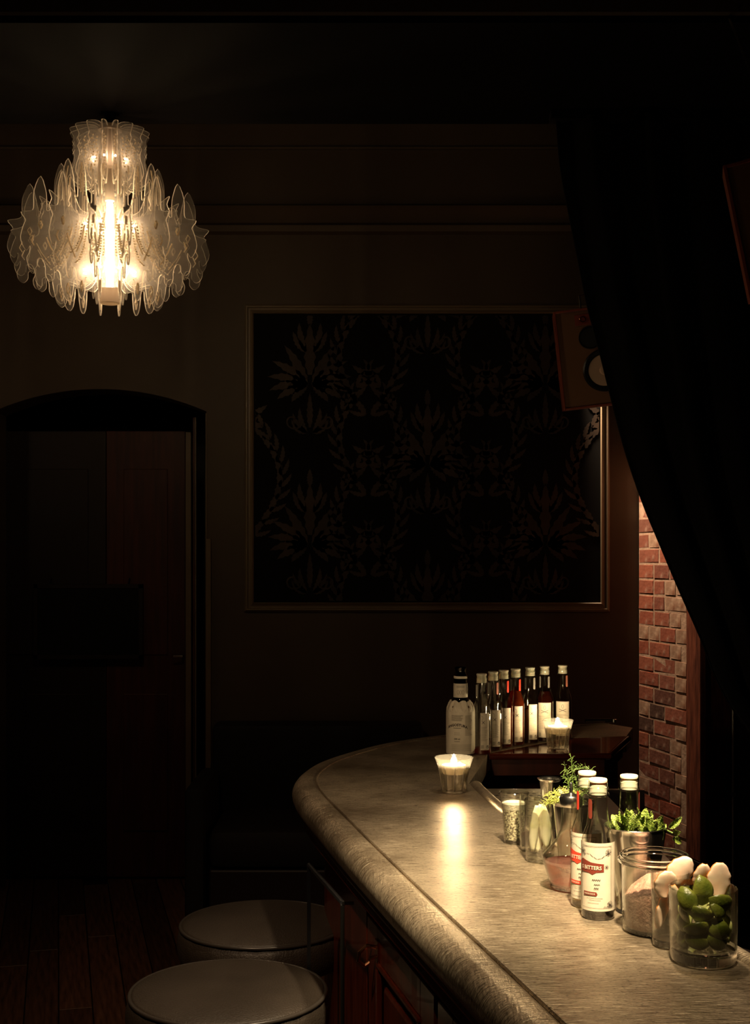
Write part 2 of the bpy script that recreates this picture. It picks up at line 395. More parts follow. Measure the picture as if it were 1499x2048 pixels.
# boards : a separate part for each one in view
RB = Matrix.Rotation(ANG, 3, 'Z')
pl = {}
for L in (.9, 1.25, 1.6):
    b_ = B(); box(b_, -.058, .058, 0, L-.004, -.012, 0, bev=.0015); o_ = obj('plank', b_, M['plank'], floor); pl[L] = o_
used = set()
for i in range(-14, 18):
    u = -.3 + i*.121; v = 3.4 - rnd.random()*1.2
    while v < 6.6:
        L = rnd.choice((.9, 1.25, 1.6)); p = RB @ Vector((u, v, 0)); q = RB @ Vector((u, v+L, 0))
        if q.y > 3.9 and p.x > XL+.1 and q.x > XL+.1 and p.x < 1.2 and q.y < 7.9:
            o = pl[L] if L not in used else pl[L].copy()
            if L in used: C.objects.link(o)
            used.add(L); o.location = (p.x, p.y, rnd.uniform(-.0015,.0005)); o.rotation_euler = (0,0,ANG)
        v += L
for L in pl:
    if L not in used: bpy.data.objects.remove(pl[L])
struct(obj('ceiling', box(B(), XL-.1, XR+.1, YF-.1, YB+1.7, ZC, ZC+.1), M['ceil']))
struct(obj('wall_left', box(B(), XL-.1, XL, YF, YB, 0, ZC), M['plaster']))
struct(obj('wall_right', box(B(), XR, XR+.1, YF, YB, 0, ZC), M['plaster']))
struct(obj('wall_front', box(B(), XL-.1, XR+.1, YF-.1, YF, 0, ZC), M['plaster']))
# back wall with the arched opening
xl, xr = (-13-750)*BS, (413-750)*BS
zs, zt = CAM_Z+(HOR-823)*BS, CAM_Z+(HOR-778)*BS
bm = B()
arc = []
hw = (xr-xl)/2; hgt = zt-zs; Rr = (hw*hw+hgt*hgt)/(2*hgt); xm = (xl+xr)/2
for i in range(33):
    x = xl+(xr-xl)*i/32; arc.append((x, zt-Rr+math.sqrt(Rr*Rr-(x-xm)**2)))
pts = [(XL-.1,0),(xl,0)]+arc+[(xr,0),(XR+.1,0),(XR+.1,ZC),(XL-.1,ZC)]
mt = Matrix(((1,0,0,0),(0,0,1,YB),(0,1,0,0),(0,0,0,1)))
prism(bm, pts, 0, .22, mt)
struct(obj('wall_back', bm, M['plaster']))
# lobby behind the arch
YD = YB+1.15
struct(obj('wall_lobby', box(box(box(B(), -2.9, .4, YD+.12, YD+.2, 0, ZC), xl-.5, xl-.4, YB+.22, YD+.1, 0, ZC), xr+.02, xr+.12, YB+.6, YD+.1, 0, ZC), M['blackwood']))
# doors in the lobby
ds = (YB+.30)/F
def door(n, x0, x1, material, hinge):
    bm = B(); box(bm, x0, x1, YB+.30, YB+.34, .012, CAM_Z+(HOR-862)*ds, bev=.003)
    o = obj('door_%d' % n, bm, material); struct(o)
    for z0, z1 in ((.25, .95), (1.15, 2.1)):
        p = B(); box(p, x0+.09, x1-.09, YB+.292, YB+.2995, z0, z1, bev=.003); obj('door_panel', p, material, o)
    return o
d1 = door(1, (-30-750)*ds, (213-750)*ds-.003, M['blackwood'], 0)
d2 = door(2, (213-750)*ds, (371-750)*ds, M['darkwood'], 1)
hb = B(); hx, hz = (362-750)*ds, CAM_Z-(1311-HOR)*ds
tube(hb, [(hx+.012, YB+.299, hz), (hx+.012, YB+.245, hz), (hx-.03, YB+.235, hz)], .007, 8)
lathe(hb, [(0,0),(.022,0),(.022,.006),(0,.006)], 16); 
obj('door_handle', hb, M['chrome'], d2)
# dark sign board hanging on the doors
sb = thing('hanging_board', 'large black rectangular board hanging across the dark double doors', 'board', ((182-750)*ds, YB+.25, CAM_Z-(1242-HOR)*ds))
w2, h2 = 108*ds, 74*ds
obj('board_face', box(B(), -w2+.02, w2-.02, -.008, .008, -h2+.02, h2-.02), M['black'], sb)
fr = B()
for a in ((-w2, w2, h2-.02, h2), (-w2, w2, -h2, -h2+.02), (-w2, -w2+.02, -h2, h2), (w2-.02, w2, -h2, h2)):
    box(fr, a[0], a[1], -.014, .014, a[2], a[3])
obj('board_frame', fr, M['blackwood'], sb)
for q in (-.2, .2): obj('hanger', tube(B(), [(q,.01,h2-.01),(q,.045,h2+.03)], .004, 6), M['black'], sb)
# door jamb trims
def vtrim(n, px0, px1, ytop, y, dep, m, ybot=None):
    s = y/F
    z0 = 0.012
    return struct(obj('trim_%d' % n, box(B(), (px0-750)*s, (px1-750)*s, y-dep, y, z0, CAM_Z+(HOR-ytop)*s, bev=.002), m))
vtrim(1, 373, 384, 865, YB+.28, .03, M['trimpaint'])
vtrim(2, 387, 394, 835, YB+.26, .02, M['darkwood'])
vtrim(3, 391, 393.5, 835, YB+.225, .012, M['trimpaint'])
vtrim(4, 413.5, 423, 1078, YB-.001, .03, M['trimpaint'])
vtrim(5, 411.5, 414, 826, YB-.001, .006, M['trimpaint'])
# cornice band on the back wall
cb = B()
cp = [(0, CAM_Z+(HOR-470)*BS), (.03, CAM_Z+(HOR-466)*BS), (.045, CAM_Z+(HOR-455)*BS), (.02, CAM_Z+(HOR-448)*BS), (.075, CAM_Z+(HOR-426)*BS), (.09, CAM_Z+(HOR-421)*BS), (0, CAM_Z+(HOR-417)*BS)]
path = [Vector((XL,YB-.001,0)), Vector((XR,YB-.001,0))]
sweep(cb, path, cp, -1); struct(obj('trim_6', cb, M['plaster']))
cb = B(); sweep(cb, path, [(0, CAM_Z+(HOR-300)*BS), (.012, CAM_Z+(HOR-300)*BS), (.02, CAM_Z+(HOR-296)*BS), (0, CAM_Z+(HOR-294)*BS)], -1); struct(obj('trim_7', cb, M['plaster']))
bb = B(); box(bb, xr+.04, 1.28, YB-.018, YB-.001, .0, .14, bev=.003); struct(obj('baseboard_back', bb, M['blackwood']))
# dropped beam
ZB = CAM_Z+862/F*4.37
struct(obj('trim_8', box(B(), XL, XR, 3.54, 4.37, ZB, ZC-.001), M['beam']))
bm = B(); box(bm, XL, XR, 3.515, 3.539, ZB+.02, ZC-.001); struct(obj('trim_9', bm, M['ceil']))

# ---- framed damask panel on the back wall
px = lambda x: (x-750)*BS
pz = lambda y: CAM_Z-(y-HOR)*BS
pn = thing('damask_panel', 'large dark damask wallpaper panel in a moulded frame on the back wall', 'wall panel', (px(853), YB-.001, pz(916)))
cx, cz = px(853), pz(916)
obj('wallpaper', box(B(), px(505)-cx, px(1203)-cx, -.008, 0, pz(1208)-cz, pz(626)-cz), M['damask_bg'], pn)
def leaf_pts(x, z, ang, L, W, n=7, ser=.18, bend=0):
    left = []; right = []
    for i in range(n*2+1):
        t = i/(n*2); wd = W*math.sin(PI*min(1, t*.93+.07))**.8*(1-.35*t)
        if i % 2: wd *= 1-ser
        a = ang+bend*t; lx = x+L*t*math.cos(ang+bend*t/2); lz = z+L*t*math.sin(ang+bend*t/2)
        left.append((lx-math.sin(a)*wd/2, lz+math.cos(a)*wd/2)); right.append((lx+math.sin(a)*wd/2, lz-math.cos(a)*wd/2))
    return left+right[::-1]
X2Z = Matrix(((1,0,0,0),(0,0,-1,-.008),(0,1,0,0),(0,0,0,1)))
def motif_mesh():
    bm = B(); k = BS
    def lf(x, z, a, L, W, bend=0, ser=.3):
        for s in (1, -1):
            aa = a if s == 1 else PI-a
            prism(bm, leaf_pts(x*k*s, z*k, aa, L*k, W*k, 6, ser, bend*s), 0, .0015, X2Z)
            if abs(a-PI/2) < .01 and x == 0: break
    lf(0, 20, PI/2, 105, 30)
    for a, L, bd in ((1.2, 92, -.3), (.85, 84, -.5), (.5, 80, -.6), (.15, 76, -.6), (-.2, 66, -.5), (-.6, 46, -.5)): lf(6, 0, a, L, 24, bd)
    for a, L, bd in ((1.1, 60, .5), (.7, 48, .6)): lf(8, 66, a, L, 18, bd)
    lf(0, -85, PI/2, 70, 16)
    for a, L, bd in ((.9, 52, .8), (.4, 48, 1.1), (0., 40, 1.4)): lf(6, -95, a, L, 15, bd)
    lf(0, 118, PI/2, 34, 16)
    for s in (1, -1):    # scrolls
        pts = []
        for i in range(22):
            t = i/21*3.6*PI*.5; r = (20-16*i/21)
            pts.append(Vector(((s*(34)+s*r*math.cos(t+PI))*k, -.009, (-72+r*math.sin(t+PI))*k)))
        tube(bm, pts, 2.2*k, 4)
    return bm
def ogee_mesh():
    bm = B(); k = BS
    for s in (1, -1):
        z = -150
        for i in range(11):
            t = i/10; x = s*(6+ 56*math.sin(PI*t)); a = PI/2-s*(.9*math.cos(PI*t))
            prism(bm, leaf_pts(x*k, (-140+t*240)*k, a+.5*s, 44*k, 16*k, 5, .35, -.6*s), 0, .0015, X2Z)
            prism(bm, leaf_pts(x*k, (-140+t*240)*k, a-.7*s, 36*k, 12*k, 5, .35, .6*s), 0, .0015, X2Z)
    return bm
def clip_place(proto, x, y, first):
    o = proto if first else proto.copy()
    if not first: C.objects.link(o)
    o.parent = pn; o.location = (px(x)-cx, -.0003, pz(y)-cz); return o
def clip_to_frame(o):
    """trim a motif at the frame by cutting its own mesh"""
    bm = bmesh.new(); bm.from_mesh(o.data); L = o.location
    for no, v in (((1,0,0), px(1197)-cx-L.x), ((-1,0,0), -(px(511)-cx-L.x)), ((0,0,1), pz(632)-cz-L.z), ((0,0,-1), -(pz(1202)-cz-L.z))):
        n = Vector(no); bmesh.ops.bisect_plane(bm, geom=bm.verts[:]+bm.edges[:]+bm.faces[:], plane_co=n*v, plane_no=n, clear_outer=True)
    if not bm.verts: bm.free(); bpy.data.objects.remove(o); return
    me = o.data.copy(); bm.to_mesh(me); bm.free(); o.data = me
mo = obj('damask_motif', motif_mesh(), M['damask'], pn); og = obj('damask_leaf_trail', ogee_mesh(), M['damask'], pn)
first = True; made = []
for x, y in ((620,770),(620,1090),(855,610),(855,930),(855,1250),(1090,770),(1090,1090)):
    made.append(clip_place(mo, x, y, first)); first = False
first = True
for x, y in ((737,850),(737,1170),(972,850),(972,1170),(972,690),(737,690),(502,930),(1207,930),(737,1010),(972,1010)):
    made.append(clip_place(og, x, y, first)); first = False
for o in made: clip_to_frame(o)
def frame_piece(parent, x0, x1, z0, z1, prof, m, name='frame_moulding'):
    """four mitred moulding lengths around a rectangle; prof = (outward, proud)"""
    cs = [(x0,z0),(x1,z0),(x1,z1),(x0,z1)]
    for i in range(4):
        a, b = cs[i], cs[(i+1)%4]; bm = B(); rings = []
        for (x, z) in (a, b):
            sx = -1 if x == x0 else 1; sz = -1 if z == z0 else 1
            rings.append([bm.verts.new((x+sx*u, -pr, z+sz*u)) for u, pr in prof])
        n = len(prof)
        for k in range(n): bm.faces.new((rings[0][k], rings[0][(k+1)%n], rings[1][(k+1)%n], rings[1][k]))
        bm.faces.new(rings[0]); bm.faces.new(rings[1])
        obj(name, bm, m, parent)
frame_piece(pn, px(508)-cx, px(1200)-cx, pz(1205)-cz, pz(628)-cz, [(0,.0),(0,.018),(.004,.024),(.008,.018),(.018,.012),(.026,.012),(.030,.022),(.036,.022),(.044,.012),(.046,0)], M['trimpaint'])

# ------------------------------------------------------------ brick pier
bl = Vector((px(1278), YB-.01, 0)); DR = 5.77; br = Vector(((1378-750)/F*DR, DR, 0))
du = (br-bl); WL = du.length; du.normalize(); dn = Vector((-du.y, du.x, 0)); dn = dn if dn.x < 0 else -dn
ang = math.atan2(du.y, du.x)
pier = struct(obj('wall_brick', box(B(), 0, WL, -.003, .2, 0, ZB-.01), M['mortar'], loc=(bl.x, bl.y, 0), rot=(0,0,ang)))
# local frame: x along wall, y = away from room.  check the side
if (Matrix.Rotation(ang, 3, 'Z') @ Vector((0,1,0))).dot(dn) > 0: sgn = -1
else: sgn = 1
ch = .0735; protos = []
for k in range(6):
    bm = B(); bw = [.198,.198,.096,.096,.145,.145][k]
    box(bm, 0, bw, -.0045, .02, 0, ch-.0125, bev=.0015)
    for v in bm.verts: v.co += Vector((rnd.uniform(-.0025,.0025), rnd.uniform(-.001,.001), rnd.uniform(-.002,.002)))
    protos.append((bm, bw))
pm = []
for bm, bw in protos:
    o = obj('brick', bm, M['brick'], pier); pm.append([o, bw, False])
n = int(2.35/ch)
for c in range(n):
    x = .004 if c % 2 == 0 else -.06; i = 0
    while x < WL-.03:
        k = rnd.choice((0,1,0,1,4,5,2,3))
        e, bw, u = pm[k]
        if x+bw > WL: k = 2 if x+.096 <= WL+.02 else None
        if k is None: break
        if x < 0: x = .003; k = rnd.choice((2,3,4))
        e, bw, u = pm[k]
        o = e if not u else e.copy()
        if u: C.objects.link(o)
        pm[k][2] = True
        o.location = (x, rnd.uniform(-.001,.001), c*ch+.006+ rnd.uniform(-.002,.002)); o.rotation_euler = (0,rnd.uniform(-.008,.008),0)
        if x+bw > WL-.07 and rnd.random() < .55:
            o.data = o.data.copy(); o.data.materials[0] = M['brickpale']
        x += bw+.013
for e, bw, u in pm:
    if not u: bpy.data.objects.remove(e)
# wooden post at the pier's near corner and the dark wall past it
ps = thing('wooden_post', 'rough reddish brown wooden post at the edge of the brick pier', 'post', (br.x, br.y, 0), ang)
obj('post_shaft', box(B(), .006, .055, -.02, .19, .31, 2.6, bev=.006), M['post'], ps)
obj('post_strip', box(B(), .057, .15, -.028, .0, .31, 2.6, bev=.004), M['post'], ps)
obj('post_plinth', box(B(), .002, .16, -.03, .19, 0, .308, bev=.004), M['blackwood'], ps)
struct(obj('wall_back_bar', box(B(), 1.62, XR, 5.72, 5.8, 0, ZC), M['blackwood']))
bx = thing('wall_conduit', 'thin vertical metal pipe in the dark right of the post', 'pipe', (1.57, 5.62, 0))
obj('pipe', tube(B(), [(0,0,0),(0,0,2.4)], .006, 8), M['brushed'], bx)
for z in (.6, 1.5): obj('pipe_clip', box(B(), -.012, .012, -.008, .1, z, z+.02), M['brushed'], bx)

# ------------------------------------------------------------ bar: geometry of the zinc top
G = [(.377,.9),(.227,1.529),(.1576,1.817),(.0779,2.143),(-.0128,2.525),(-.0621,2.742),(-.116,2.981),(-.141,3.13),(-.146,3.235),(-.133,3.35),(-.098,3.489),(-.0186,3.658),(.080,3.814),(.217,3.945),(.40,4.065),(.60,4.165),(.775,4.245)]
gp = catmull([Vector((x,y,0)) for x,y in G], 6)
INN = [(.60,3.915),(.318,3.612),(.290,3.45),(.231,3.14),(.240,3.04),(.27,2.80),(.326,2.54),(.415,2.145),(.504,1.765),(.70,.9)]
inn = [Vector((x,y,0)) for x,y in INN]
roll = catmull([Vector((x,y,0)) for x,y in INN[3:]], 6)
bar = thing('bar_counter_top', 'curved worn zinc bar top with a rolled edge', 'counter', (0,0,BAR))
bm = B()
out = [(p.x,p.y) for p in gp]+[(.835,4.15),(.777,3.96)]+[(p.x,p.y) for p in inn[:3]]+[(p.x,p.y) for p in roll]
prism(bm, out, -.05, 0); obj('zinc_sheet', bm, M['zinc'], bar)
# outer bullnose; side = +1/-1 so that it points outward
side = 1 if offset_path(gp, 1)[0].x < 0 else -1
prof = [(0,-.002),(.001,-.0045),(.004,-.0015),(.010,.0005),(.018,.0005)]
for i in range(13):
    a = PI/2-PI*i/12; prof.append((.026+.034*math.cos(a), -.034+.0345*math.sin(a)))
prof += [(.0,-.068)]
bm = B(); sweep(bm, gp, prof, side); obj('edge_moulding', bm, M['zinc_edge'], bar, smooth=True)
# fine bright bead in the groove
bm = B(); sweep(bm, gp, [(-.0035,0.0),(-.002,.0022),(0.0005,.0022),(.0015,0.0)], side); obj('bead', bm, M['zinc'], bar, smooth=True)
iside = 1 if offset_path(roll, 1)[0].x > 0 else -1
prof = []
for i in range(13):
    a = PI-PI*1.25*i/12; prof.append((.016+.016*math.cos(a), -.008+.014*math.sin(a)))
prof += [(.016,-.05),(.001,-.05)]
bm = B(); sweep(bm, roll, prof, iside); obj('inner_rolled_edge', bm, M['zinc'], bar, smooth=True)
bm = B(); tube(bm, [(.70,4.262,.008),(.795,4.272,.008)], .006, 10); lathe(bm, [(0,0),(.009,.001),(.009,.012),(0,.014)], 12, off=(.797,4.272,.0)); 
obj('end_fitting', bm, M['steel'], bar, smooth=True)

# mahogany ledge let into the bar behind
led = thing('wooden_ledge', 'polished red mahogany ledge inset at the back of the bar', 'ledge', (0,0,BAR))
W = [(.320,3.611),(.658,3.618),(.776,3.955),(.601,3.912)]
bm = B(); prism(bm, W, -.016, 0.0); obj('ledge_board', bm, M['maho_top'], led)
bm = B(); W2 = [(.330,3.622),(.650,3.628),(.765,3.955),(.60,3.90)]
prism(bm, W2, -.064, -.017); obj('ledge_apron', bm, M['darkwood'], led)
bm = B(); tube(bm, [(.322,3.606,-.008),(.66,3.612,-.008),(.782,3.955,-.008)], .009, 10); obj('ledge_nosing', bm, M['maho_top'], led, smooth=True)

# wooden bar front
body = thing('bar_cabinet', 'dark red panelled mahogany bar front under the zinc top', 'bar', (0,0,0))
gf = [Vector((p.x,p.y,BAR)) for p in gp]
prof = [(-.05,-.069),(.034,-.069),(.040,-.078),(.036,-.086),(.022,-.092),(.026,-.100),(.030,-.108),(.012,-.122),(.004,-.134),(.006,-.140),(-.012,-.150),(-.05,-.150)]
bm = B(); sweep(bm, gf, prof, side); obj('cornice_moulding', bm, M['maho'], body, smooth=True)
bm = B(); sweep(bm, gf, [(-.05,-.151),(-.02,-.151),(-.02,-BAR+.1),(-.05,-BAR+.1)], side); obj('carcass', bm, M['maho'], body)
bm = B(); sweep(bm, gf, [(-.05,-BAR+.099),(-.004,-BAR+.099),(.002,-BAR+.09),(.002,-BAR+.001),(-.05,-BAR+.001)], side); obj('plinth', bm, M['blackwood'], body)
# straight run frame: origin on the line X=.611-.238 D, s = distance along D
a0 = Vector((.590-.238*2.9, 2.9, 0)); sd = Vector((.238,-1,0)).normalized(); nn = Vector((-1,-.238,0)).normalized()   # s grows towards the camera
def FM():  # matrix: local x = along, y = outward, z up ; body plane at -.02
    o = a0 + nn*(-.02)
    return Matrix(((sd.x, nn.x, 0, o.x),(sd.y, nn.y, 0, o.y),(0,0,1,0),(0,0,0,1)))
fm = FM(); kD = math.sqrt(1+.238**2)
s_of = lambda D: (2.9-D)*kD
def fpart(name, s0, s1, t0, t1, z0, z1, m, parent=body, bev=.002):
    bm = B(); box(bm, s0, s1, t0, t1, z0, z1, bev=bev); bm.transform(fm); return obj(name, bm, m, parent)
fpart('pilaster', s_of(2.77), s_of(2.575), .0005, .014, .105, .948, M['maho'])
fpart('pilaster', s_of(1.60), s_of(1.45), .0005, .014, .105, .948, M['maho'])
def fdoor(D0, D1, hook):
    s0, s1 = s_of(D0), s_of(D1); z1 = .94; z0 = .12
    bm = B(); zt = .875; st = .085
    box(bm, s0, s0+st, .0005, .016, z0, z1, bev=.002); box(bm, s1-st, s1, .0005, .016, z0, z1, bev=.002)
    box(bm, s0+st, s1-st, .0005, .016, zt+.0, z1, bev=.002); box(bm, s0+st, s1-st, .0005, .016, z0, z0+.1, bev=.002)
    bm.transform(fm); d = obj('door', bm, M['maho'], body)
    bm = B()
    for q in ((s0+st, s1-st, zt-.012, zt), (s0+st, s1-st, z0+.1, z0+.112), (s0+st, s0+st+.012, z0+.112, zt-.012), (s1-st-.012, s1-st, z0+.112, zt-.012)):
        box(bm, q[0], q[1], .008, .021, q[2], q[3], bev=.004)
    bm.transform(fm); obj('panel_moulding', bm, M['maho'], d)
    bm = B(); box(bm, s0+st+.03, s1-st-.03, .0005, .012, z0+.15, zt-.04, bev=.008); bm.transform(fm); obj('raised_panel', bm, M['maho'], d)
fdoor(2.56, 2.09, True); fdoor(2.07, 1.62, False)
# bag hook (copper coloured), fixed on the door rail
hk = thing('bag_hook', 'small curled copper bag hook on the panelled bar front', 'hook', fm @ Vector((s_of(2.47), .017, .895)))
hk.rotation_euler = (0,0,math.atan2(sd.y, sd.x))
bm = B(); box(bm, -.012,.012,-.0005,.003,-.022,.022,bev=.001); obj('hook_plate', bm, M['copper'], hk)
bm = B(); tube(bm, [(0,.002,.008),(0,.022,.012),(0,.036,.0),(0,.038,-.016),(0,.026,-.026),(0,.016,-.02)], .0042, 8)
tube(bm, [(0,.002,-.01),(0,.014,-.012)], .004, 8); obj('hook_arm', bm, M['copper'], hk, smooth=True)
hk.rotation_euler = (0,0,math.atan2(nn.y, nn.x)-PI/2)

# steel underbar station behind the counter
us = thing('underbar_station', 'dark stainless steel underbar station with a perforated drainboard behind the bar', 'bar station', (0,0,BAR))
bm = B()
prism(bm, [(.262,3.10),(.30,2.86),(.372,2.54),(.60,2.54),(.60,3.40),(.30,3.40)], -.075, -.062)
obj('drainboard', bm, M['brushed'], us)
bm = B(); box(bm, .30, .72, 3.42, 3.44, -1.09, -.068); obj('splash_panel', bm, M['brushed'], us)
bm = B(); box(bm, .56, .60, 2.56, 3.38, -1.098, -.076); obj('side_panel', bm, M['brushed'], us)
hp = B(); hd = []
for i in range(9):
    for j in range(18):
        x = .315+i*.022; y = 2.86+j*.028
        if x > .30+(3.1-y)*.13:
            lathe(hp, [(0,-.0615),(.0062,-.0615)], 8, off=(x+(j%2)*.011,y,0))
obj('drain_holes', hp, M['rubber'], us)['kind'] = 'stuff'

# ------------------------------------------------------------ slim rail beside the bar
r0, r1 = P(618,1730,2.75), P(685,1815,2.45)
rl = thing('rail_stand', 'slim black rail on chrome posts standing between the stools and the bar', 'rail', (r0.x, r0.y, 0))
v = r1-r0; zt = r0.z
obj('top_rail', tube(B(), [(0,0,zt), (v.x, v.y, zt)], .005, 8), M['black'], rl)
for q in ((0,0,0), (v.x, v.y, 0)):
    bm = B(); box(bm, q[0]-.004, q[0]+.004, q[1]-.004, q[1]+.004, 0, zt-.004); obj('rail_post', bm, M['chrome'] if q[0] == v.x else M['black'], rl)
bm = B(); box(bm, v.x, v.x+.022, v.y-.003, v.y+.003, zt-.003, zt+.003); obj('wall_bracket', bm, M['chrome'], rl)

# ------------------------------------------------------------ stools
def stool(label):
    t = thing('bar_stool', label, 'stool', group='round leather bar stools')
    R = .2
    bm = B(); prof = [(0,.790),(.06,.7895),(.12,.787),(.165,.782),(.19,.7755),(.198,.772)]
    lathe(bm, prof+[(.196,.768)], 72); obj('seat_top', bm, M['leather'], t, smooth='all')
    bm = B(); lathe(bm, [(.0045*math.cos(a)+.1985, .770+.0045*math.sin(a)) for a in [i*PI/4 for i in range(8)]], 72, closed=True); obj('piping', bm, M['piping'], t, smooth='all')
    bm = B()
    def wr(r, z, a): return r+.0012*math.sin(a*23+z*70)*math.sin(a*7)
    lathe(bm, [(.190,.768),(.1975,.766),(.2045,.752),(.207,.735),(.206,.715),(.201,.696),(.193,.684),(.18,.680),(0,.680)], 96, fn=wr); obj('seat_side', bm, M['leather'], t, smooth='all')
    bm = B(); lathe(bm, [(0,.679),(.15,.679),(.15,.665),(0,.665)], 40); obj('seat_plate', bm, M['black'], t)
    for k in range(4):
        a = PI/4+k*PI/2; bm = B(); tube(bm, [(.12*math.cos(a), .12*math.sin(a), .664), (.2*math.cos(a), .2*math.sin(a), 0.0)], .012, 10); obj('leg', bm, M['black'], t, smooth=True)
    bm = B(); lathe(bm, [(.178+.008*math.cos(a), .26+.008*math.sin(a)) for a in [i*PI/4 for i in range(8)]], 48, closed=True); obj('foot_ring', bm, M['black'], t, smooth='all')
    return t
s1 = stool('round black leather bar stool farther back, its right side in shadow')
s1.location = (P(527,1840,3.09).x, 3.09, 0)
s2 = copy_tree(s1); s2['label'] = 'round black leather bar stool in front, cut off by the bottom of the photo'
s2.location = (P(457,1965,2.61).x, 2.61, 0)

# ------------------------------------------------------------ booth in the dark
bo = thing('booth_seat', 'dark upholstered booth bench in the shadow under the wall panel', 'bench', (P(520,1480,5.8).x, 5.75, 0))
obj('backrest', box(B(), -.25, .75, .30, .46, .0, .86, bev=.03), M['booth'], bo, smooth=True)
obj('seat', box(B(), -.20, .75, -.22, .29, .30, .47, bev=.04), M['booth'], bo, smooth=True)
obj('arm', box(B(), -.30, -.21, -.25, .29, .0, .66, bev=.03), M['booth'], bo, smooth=True)
obj('base', box(B(), -.20, .75, -.20, .29, .0, .295, bev=.01), M['blackwood'], bo)

# ------------------------------------------------------------ chandelier
ks = 4.27/F
ch_ = thing('chandelier', 'clear layered acrylic chandelier with a glowing vertical lamp tube', 'chandelier', ((220-750)*ks, 4.27, CAM_Z-(480-HOR)*ks))
Zc = lambda y: -(y-480)*ks
Y2 = Matrix(((1,0,0,0),(0,0,-1,0),(0,1,0,0),(0,0,0,1)))
def smooth_poly(pts, n=3):
    out = []; m = len(pts)
    for i in range(m):
        a, b, c, d = (Vector(pts[(i+k-1) % m]) for k in range(4))
        for k in range(n):
            t = k/n; out.append(.5*((2*b)+(c-a)*t+(2*a-5*b+4*c-d)*t*t+(3*b-a-3*c+d)*t**3))
    return [(p.x, p.y) for p in out]
fin = [(30,440),(46,424),(50,436),(72,430),(82,412),(84,420),(87,372),(100,338),(113,372),(114,420),(124,417),(144,407),(138,422),(144,436),(140,442),(149,448),(150,416),(163,385),(178,416),(179,448),(188,456),(207,461),(197,474),(201,484),(208,508),(203,524),(194,532),(187,522),(188,534),(194,546),(190,560),(180,566),(171,558),(170,545),(160,543),(153,556),(152,572),(143,584),(133,577),(131,560),(120,563),(116,586),(110,606),(100,615),(91,606),(87,584),(84,570),(60,576),(44,570),(34,556),(42,536),(33,520),(44,500),(34,485),(42,465)]
finp = [(x*ks*.955, Zc(y)) for x, y in smooth_poly(fin, 3)]
TH = .0042
bm = B(); prism(bm, finp, -TH/2, TH/2, Y2, mi_side=1, mi_face=0); fin0 = obj('acrylic_fin', bm, [M['acrylic'], M['acrylic_edge']], ch_)
bm = B()
def slot(pts, wd=1.6, dash=None):
    for (x0, y0), (x1, y1) in zip(pts, pts[1:]):
        a = Vector((x0*ks*.955, Zc(y0))); b = Vector((x1*ks*.955, Zc(y1))); d = (b-a)
        L = d.length; d.normalize(); nrm = Vector((-d.y, d.x))*wd*ks/2; n_ = max(1, int(L/(5.5*ks))) if dash else 1
        for i in range(n_):
            p = a+d*L*i/n_; q = a+d*L*(i+(.5 if dash else 1))/n_
            prism(bm, [tuple(p+nrm), tuple(q+nrm), tuple(q-nrm), tuple(p-nrm)], -TH/2-.0006, TH/2+.0006, Y2)
slot([(62,452),(66,480),(60,505),(70,530)], 1.4, 1); slot([(78,455),(84,485),(92,512),(108,540),(125,552)], 1.4, 1); slot([(98,470),(104,495),(120,520),(140,536)], 1.4, 1)
slot([(90,470),(100,500),(118,528)], .9); slot([(150,500),(140,518),(122,540)], .9); slot([(163,470),(168,476),(163,486),(159,478),(163,470)], 1.1)
slot([(100,352),(104,374),(104,410)], .8); slot([(96,374),(96,412)], .8); slot([(52,470),(58,450),(54,440)], 1.); slot([(178,500),(184,512),(178,520)], 1.); slot([(100,580),(104,590),(100,603),(96,590),(100,580)], .8)
eng0 = obj('engraving', bm, M['acrylic_edge'], fin0)
cr = [(20,262),(40,254),(76,264),(77,272),(71,283),(74,292),(70,300),(74,308),(70,318),(72,330),(77,345),(78,360),(70,371),(58,376),(50,372),(44,380),(34,372),(26,352),(24,340),(28,310),(22,290)]
bm = B(); prism(bm, [(x*ks, Zc(y)) for x, y in smooth_poly(cr, 3)], -TH/2, TH/2, Y2, mi_side=1)
cr0 = obj('crown_fin', bm, [M['acrylic'], M['acrylic_edge']], ch_)
bm = B()
slot([(60,285),(64,292),(58,300),(63,308),(58,318),(62,330)], 1.3, 1); slot([(46,285),(50,300),(44,315),(52,335),(56,350)], 1.0, 1); slot([(66,345),(68,358),(60,366)], .9)
ceng0 = obj('engraving', bm, M['acrylic_edge'], cr0)
for k in range(16):
    a = math.radians(11.25+22.5*k)+math.atan2(.884, 4.27)
    for f0, e0 in ((fin0, eng0), (cr0, ceng0)):
        if k == 0: f0.rotation_euler = (0,0,a); continue
        f1 = f0.copy(); e1 = e0.copy(); C.objects.link(f1); C.objects.link(e1); e1.parent = f1
        f1.rotation_euler = (0,0,a)
lathe_ = lambda prof, seg=40: lathe(B(), [(r*ks, Zc(y)) for r, y in prof], seg)
obj('lamp_tube', lathe_([(0,404),(5.5,406),(6.5,412),(6.5,570),(5.5,576),(0,577)], 20), M['tube'], ch_, smooth='all')
obj('glass_sleeve', lathe_([(26,338),(27,400),(24,470),(27,540),(24,578)]), thin_glass('sleeve', (.97,.95,.9), (.7,.65,.55), .04, .4, .1, .10), ch_, smooth='all')
obj('end_cap', lathe_([(0,578),(19,578),(19.5,584),(19.5,606),(17,608),(0,608)]), M['frosted'], ch_, smooth=True)
obj('stem', lathe_([(0,262),(15,262),(15,334),(9,336),(9,402),(0,402)]), M['frosted'], ch_, smooth=True)
obj('canopy', lathe_([(0,248),(22,252),(24,262),(0,262)]), M['frosted'], ch_, smooth=True)
